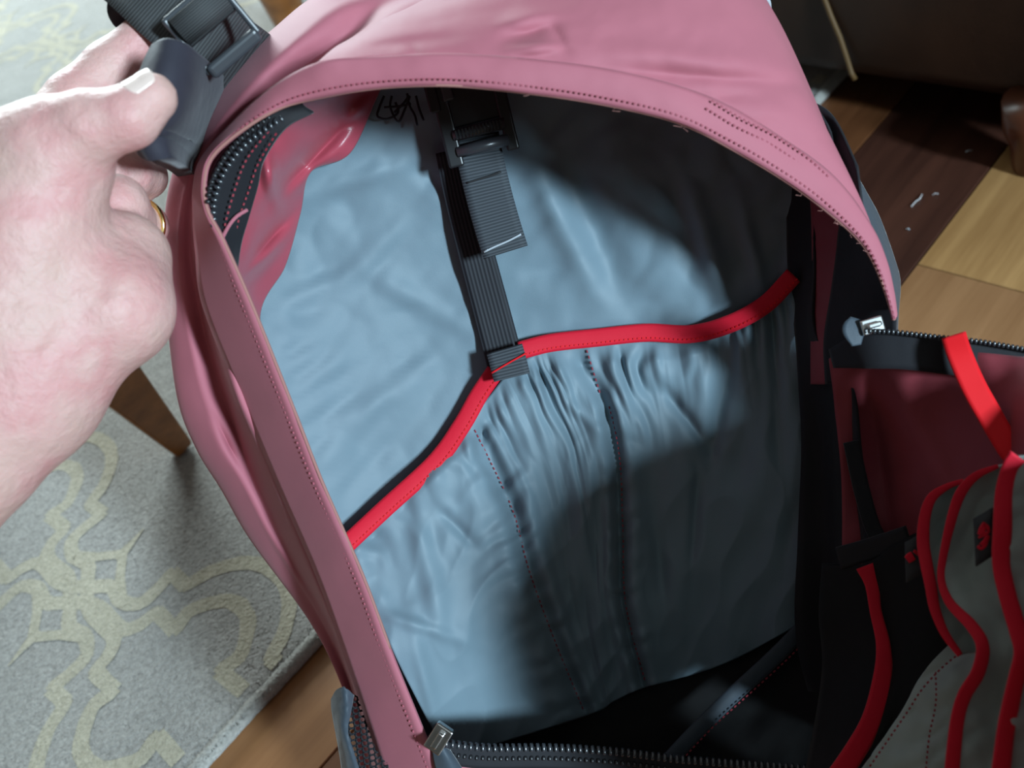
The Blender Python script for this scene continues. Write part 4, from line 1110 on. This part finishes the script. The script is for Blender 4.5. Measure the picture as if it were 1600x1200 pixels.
# ================================================================== the hand (one continuous skin surface)
def build_hand():
    def J(px, py, d, r): return (np.array(at(px, py, d)), r * d / FPX)
    chains = [
        ([J(-860, 1470, .385, 178), J(-600, 1225, .392, 172), J(-330, 960, .40, 155), J(-60, 692, .405, 127), J(28, 602, .41, 117)], .012),
        ([J(28, 602, .41, 117), J(95, 535, .412, 104), J(172, 480, .414, 96), J(192, 405, .43, 74)], .012),
        ([J(28, 602, .41, 112), J(18, 500, .402, 118), J(40, 372, .398, 106), J(72, 268, .398, 98)], .012),
        ([J(60, 420, .42, 100), J(120, 420, .43, 80)], .01),
        ([J(40, 260, .40, 92), J(92, 228, .393, 76), J(138, 200, .387, 57), J(200, 184, .386, 47), J(238, 153, .388, 39)], .008),
        ([J(40, 270, .435, 70), J(118, 160, .448, 46), J(172, 108, .454, 41), J(226, 58, .457, 35)], .004),
        ([J(100, 312, .450, 52), J(192, 270, .468, 43), J(226, 276, .489, 36)], .0025),
        ([J(110, 350, .440, 55), J(182, 322, .442, 47), J(204, 345, .456, 40)], .0025),
        ([J(120, 370, .466, 48), J(192, 350, .476, 40), J(229, 352, .494, 35)], .002),
        ([J(140, 412, .446, 55), J(200, 394, .464, 42), J(230, 396, .488, 34)], .004),
    ]
    creases = [([J(150, 250, .378, 0), J(163, 300, .388, 0), J(164, 380, .392, 0), J(158, 450, .388, 0)], .0022, .005),
               ([J(40, 400, .372, 0), J(90, 412, .374, 0), J(150, 414, .386, 0)], .0008, .004),
               ([J(60, 345, .369, 0), J(110, 330, .374, 0), J(148, 318, .386, 0)], .0008, .004),
               ([J(178, 215, .372, 0), J(184, 235, .378, 0)], .0008, .003),
               ([J(20, 470, .374, 0), J(80, 440, .375, 0), J(140, 440, .384, 0)], .0006, .004),
               ([J(110, 240, .372, 0), J(140, 262, .378, 0)], .0010, .004),
               ([J(120, 226, .374, 0), J(112, 262, .372, 0), J(118, 300, .374, 0)], .0005, .003),
               ([J(96, 232, .371, 0), J(90, 275, .369, 0), J(98, 320, .371, 0)], .0005, .003),
               ([J(132, 275, .376, 0), J(136, 330, .379, 0), J(132, 372, .380, 0)], .0005, .003),
               ([J(60, 560, .382, 0), J(120, 500, .384, 0), J(170, 440, .388, 0)], .0005, .004)]
    pts = np.array([p for ch, _ in chains for p, r in ch]); rad = np.array([r for ch, _ in chains for p, r in ch])
    lo = (pts - rad[:, None]).min(0) - .006; hi_ = (pts + rad[:, None]).max(0) + .006
    h = .0022
    n = np.ceil((hi_ - lo) / h).astype(int) + 1
    X, Y, Z = np.meshgrid(*[lo[i] + h * np.arange(n[i]) for i in range(3)], indexing='ij')
    P = np.stack([X, Y, Z], -1).astype(np.float32)
    def cap(a, ra, b, rb):
        ba = (b - a).astype(np.float32); pa = P - a.astype(np.float32)
        t = np.clip((pa @ ba) / float(ba @ ba), 0, 1)
        return np.linalg.norm(pa - t[..., None] * ba, axis=-1) - (ra + (rb - ra) * t)
    def smin(a, b, k):
        hh = np.clip(.5 + .5 * (b - a) / k, 0, 1); return b + (a - b) * hh - k * hh * (1 - hh)
    D = None
    for ch, k in chains:
        d = None
        for (a, ra), (b, rb) in zip(ch[:-1], ch[1:]):
            q = cap(a, ra, b, rb); d = q if d is None else smin(d, q, .004)
        D = d if D is None else smin(D, d, k)
    for ch, r, k in creases:
        for (a, _), (b, _) in zip(ch[:-1], ch[1:]):
            q = cap(a, r, b, r); D = -smin(-D, q, k)
    # surface nets
    s = D < 0
    c = np.zeros(tuple(n - 1), int)
    for i in (0, 1):
        for j in (0, 1):
            for k in (0, 1): c += s[i:n[0] - 1 + i, j:n[1] - 1 + j, k:n[2] - 1 + k]
    act = (c > 0) & (c < 8); idx = -np.ones(act.shape, int); cells = np.argwhere(act); idx[act] = np.arange(len(cells))
    acc = np.zeros((len(cells), 3)); cnt = np.zeros(len(cells))
    corners = [(i, j, k) for i in (0, 1) for j in (0, 1) for k in (0, 1)]
    for a in corners:
        for ax in range(3):
            if a[ax] == 1: continue
            b = list(a); b[ax] = 1
            va = D[cells[:, 0] + a[0], cells[:, 1] + a[1], cells[:, 2] + a[2]]; vb = D[cells[:, 0] + b[0], cells[:, 1] + b[1], cells[:, 2] + b[2]]
            m = (va < 0) != (vb < 0); t = np.where(m, va / (va - vb + 1e-12), 0)
            p = np.tile(np.array(a, float), (len(cells), 1)); p[:, ax] += t
            acc[m] += p[m]; cnt[m] += 1
    V = lo + h * (cells + acc / cnt[:, None])
    F = []
    for ax in range(3):
        u, v_ = (ax + 1) % 3, (ax + 2) % 3
        sl0 = [slice(None)] * 3; sl1 = [slice(None)] * 3
        sl0[ax] = slice(0, n[ax] - 1); sl1[ax] = slice(1, n[ax])
        s0 = s[tuple(sl0)]; s1 = s[tuple(sl1)]
        E_ = np.argwhere(s0 != s1)
        ok = (E_[:, u] > 0) & (E_[:, v_] > 0) & (E_[:, u] < n[u] - 1) & (E_[:, v_] < n[v_] - 1); E_ = E_[ok]
        inside0 = s0[E_[:, 0], E_[:, 1], E_[:, 2]]
        q = []
        for du, dv in ((0, 0), (-1, 0), (-1, -1), (0, -1)):
            e = E_.copy(); e[:, u] += du; e[:, v_] += dv; q.append(idx[e[:, 0], e[:, 1], e[:, 2]])
        q = np.stack(q, 1); q[~inside0] = q[~inside0][:, ::-1]
        F.append(q[:, ::-1] if False else q)
    F = np.concatenate(F); F = F[(F >= 0).all(1)]
    base = at(28, 602, .41)
    me_o = obj('person', [tuple(v) for v in V], [tuple(int(i) for i in q) for q in F], SKIN, None, origin=base)
    m = me_o.modifiers.new('relax', 'SMOOTH'); m.factor = .5; m.iterations = 3
    return me_o
hand = build_hand()
tag(hand, 'bare hand and wrist from the left, gripping the black shoulder strap', 'person')
def nail():
    a = at(200, 184, .386); b = at(238, 153, .388); ax = (b - a).normalized()
    N0 = (CY * .80 - CX * .45 + (CAM - a).normalized() * .55); N0 = (N0 - ax * N0.dot(ax)).normalized(); B = ax.cross(N0)
    vs = []; nu, nv = 20, 20; Lab = (b - a).length
    for j in range(nv):
        t = j / (nv - 1); q = .50 + .98 * t; wq = .92 * math.sqrt(max(.05, 1 - max(0, (.22 - t) / .22) ** 2 * .8 - max(0, (t - .8) / .2) ** 2 * .75))
        for i in range(nu):
            u = (i / (nu - 1) - .5) * 2; th = u * wq
            if q <= 1:
                r = (.0116 + (.0097 - .0116) * q) * 1.035; p = a.lerp(b, q) + (N0 * math.cos(th) + B * math.sin(th)) * r
            else:
                ph = (q - 1) * Lab / .0097; r = .0097 * (1.035 + .05 * ph)
                p = b + ((N0 * math.cos(th) + B * math.sin(th)) * math.cos(ph * .8) + ax * math.sin(ph)) * r
            vs.append(p)
    fs = [(j * nu + i, j * nu + i + 1, (j + 1) * nu + i + 1, (j + 1) * nu + i) for j in range(nv - 1) for i in range(nu - 1)]
    o = obj('thumbnail', vs, fs, NAIL, hand); solid(o, .0005, 0)
nail()
def finger_ring():
    a = at(221, 352, .4905); ax = (at(229, 352, .494) - at(192, 350, .476)).normalized()
    s = ax.orthogonal().normalized(); b = ax.cross(s); pts = [a + (s * math.cos(t) + b * math.sin(t)) * .0122 for t in np.linspace(0, 2 * math.pi, 33)]
    o = tube('ring', pts, .0013, GOLD, hand, 8); o['label'] = 'thin gold ring'
finger_ring()
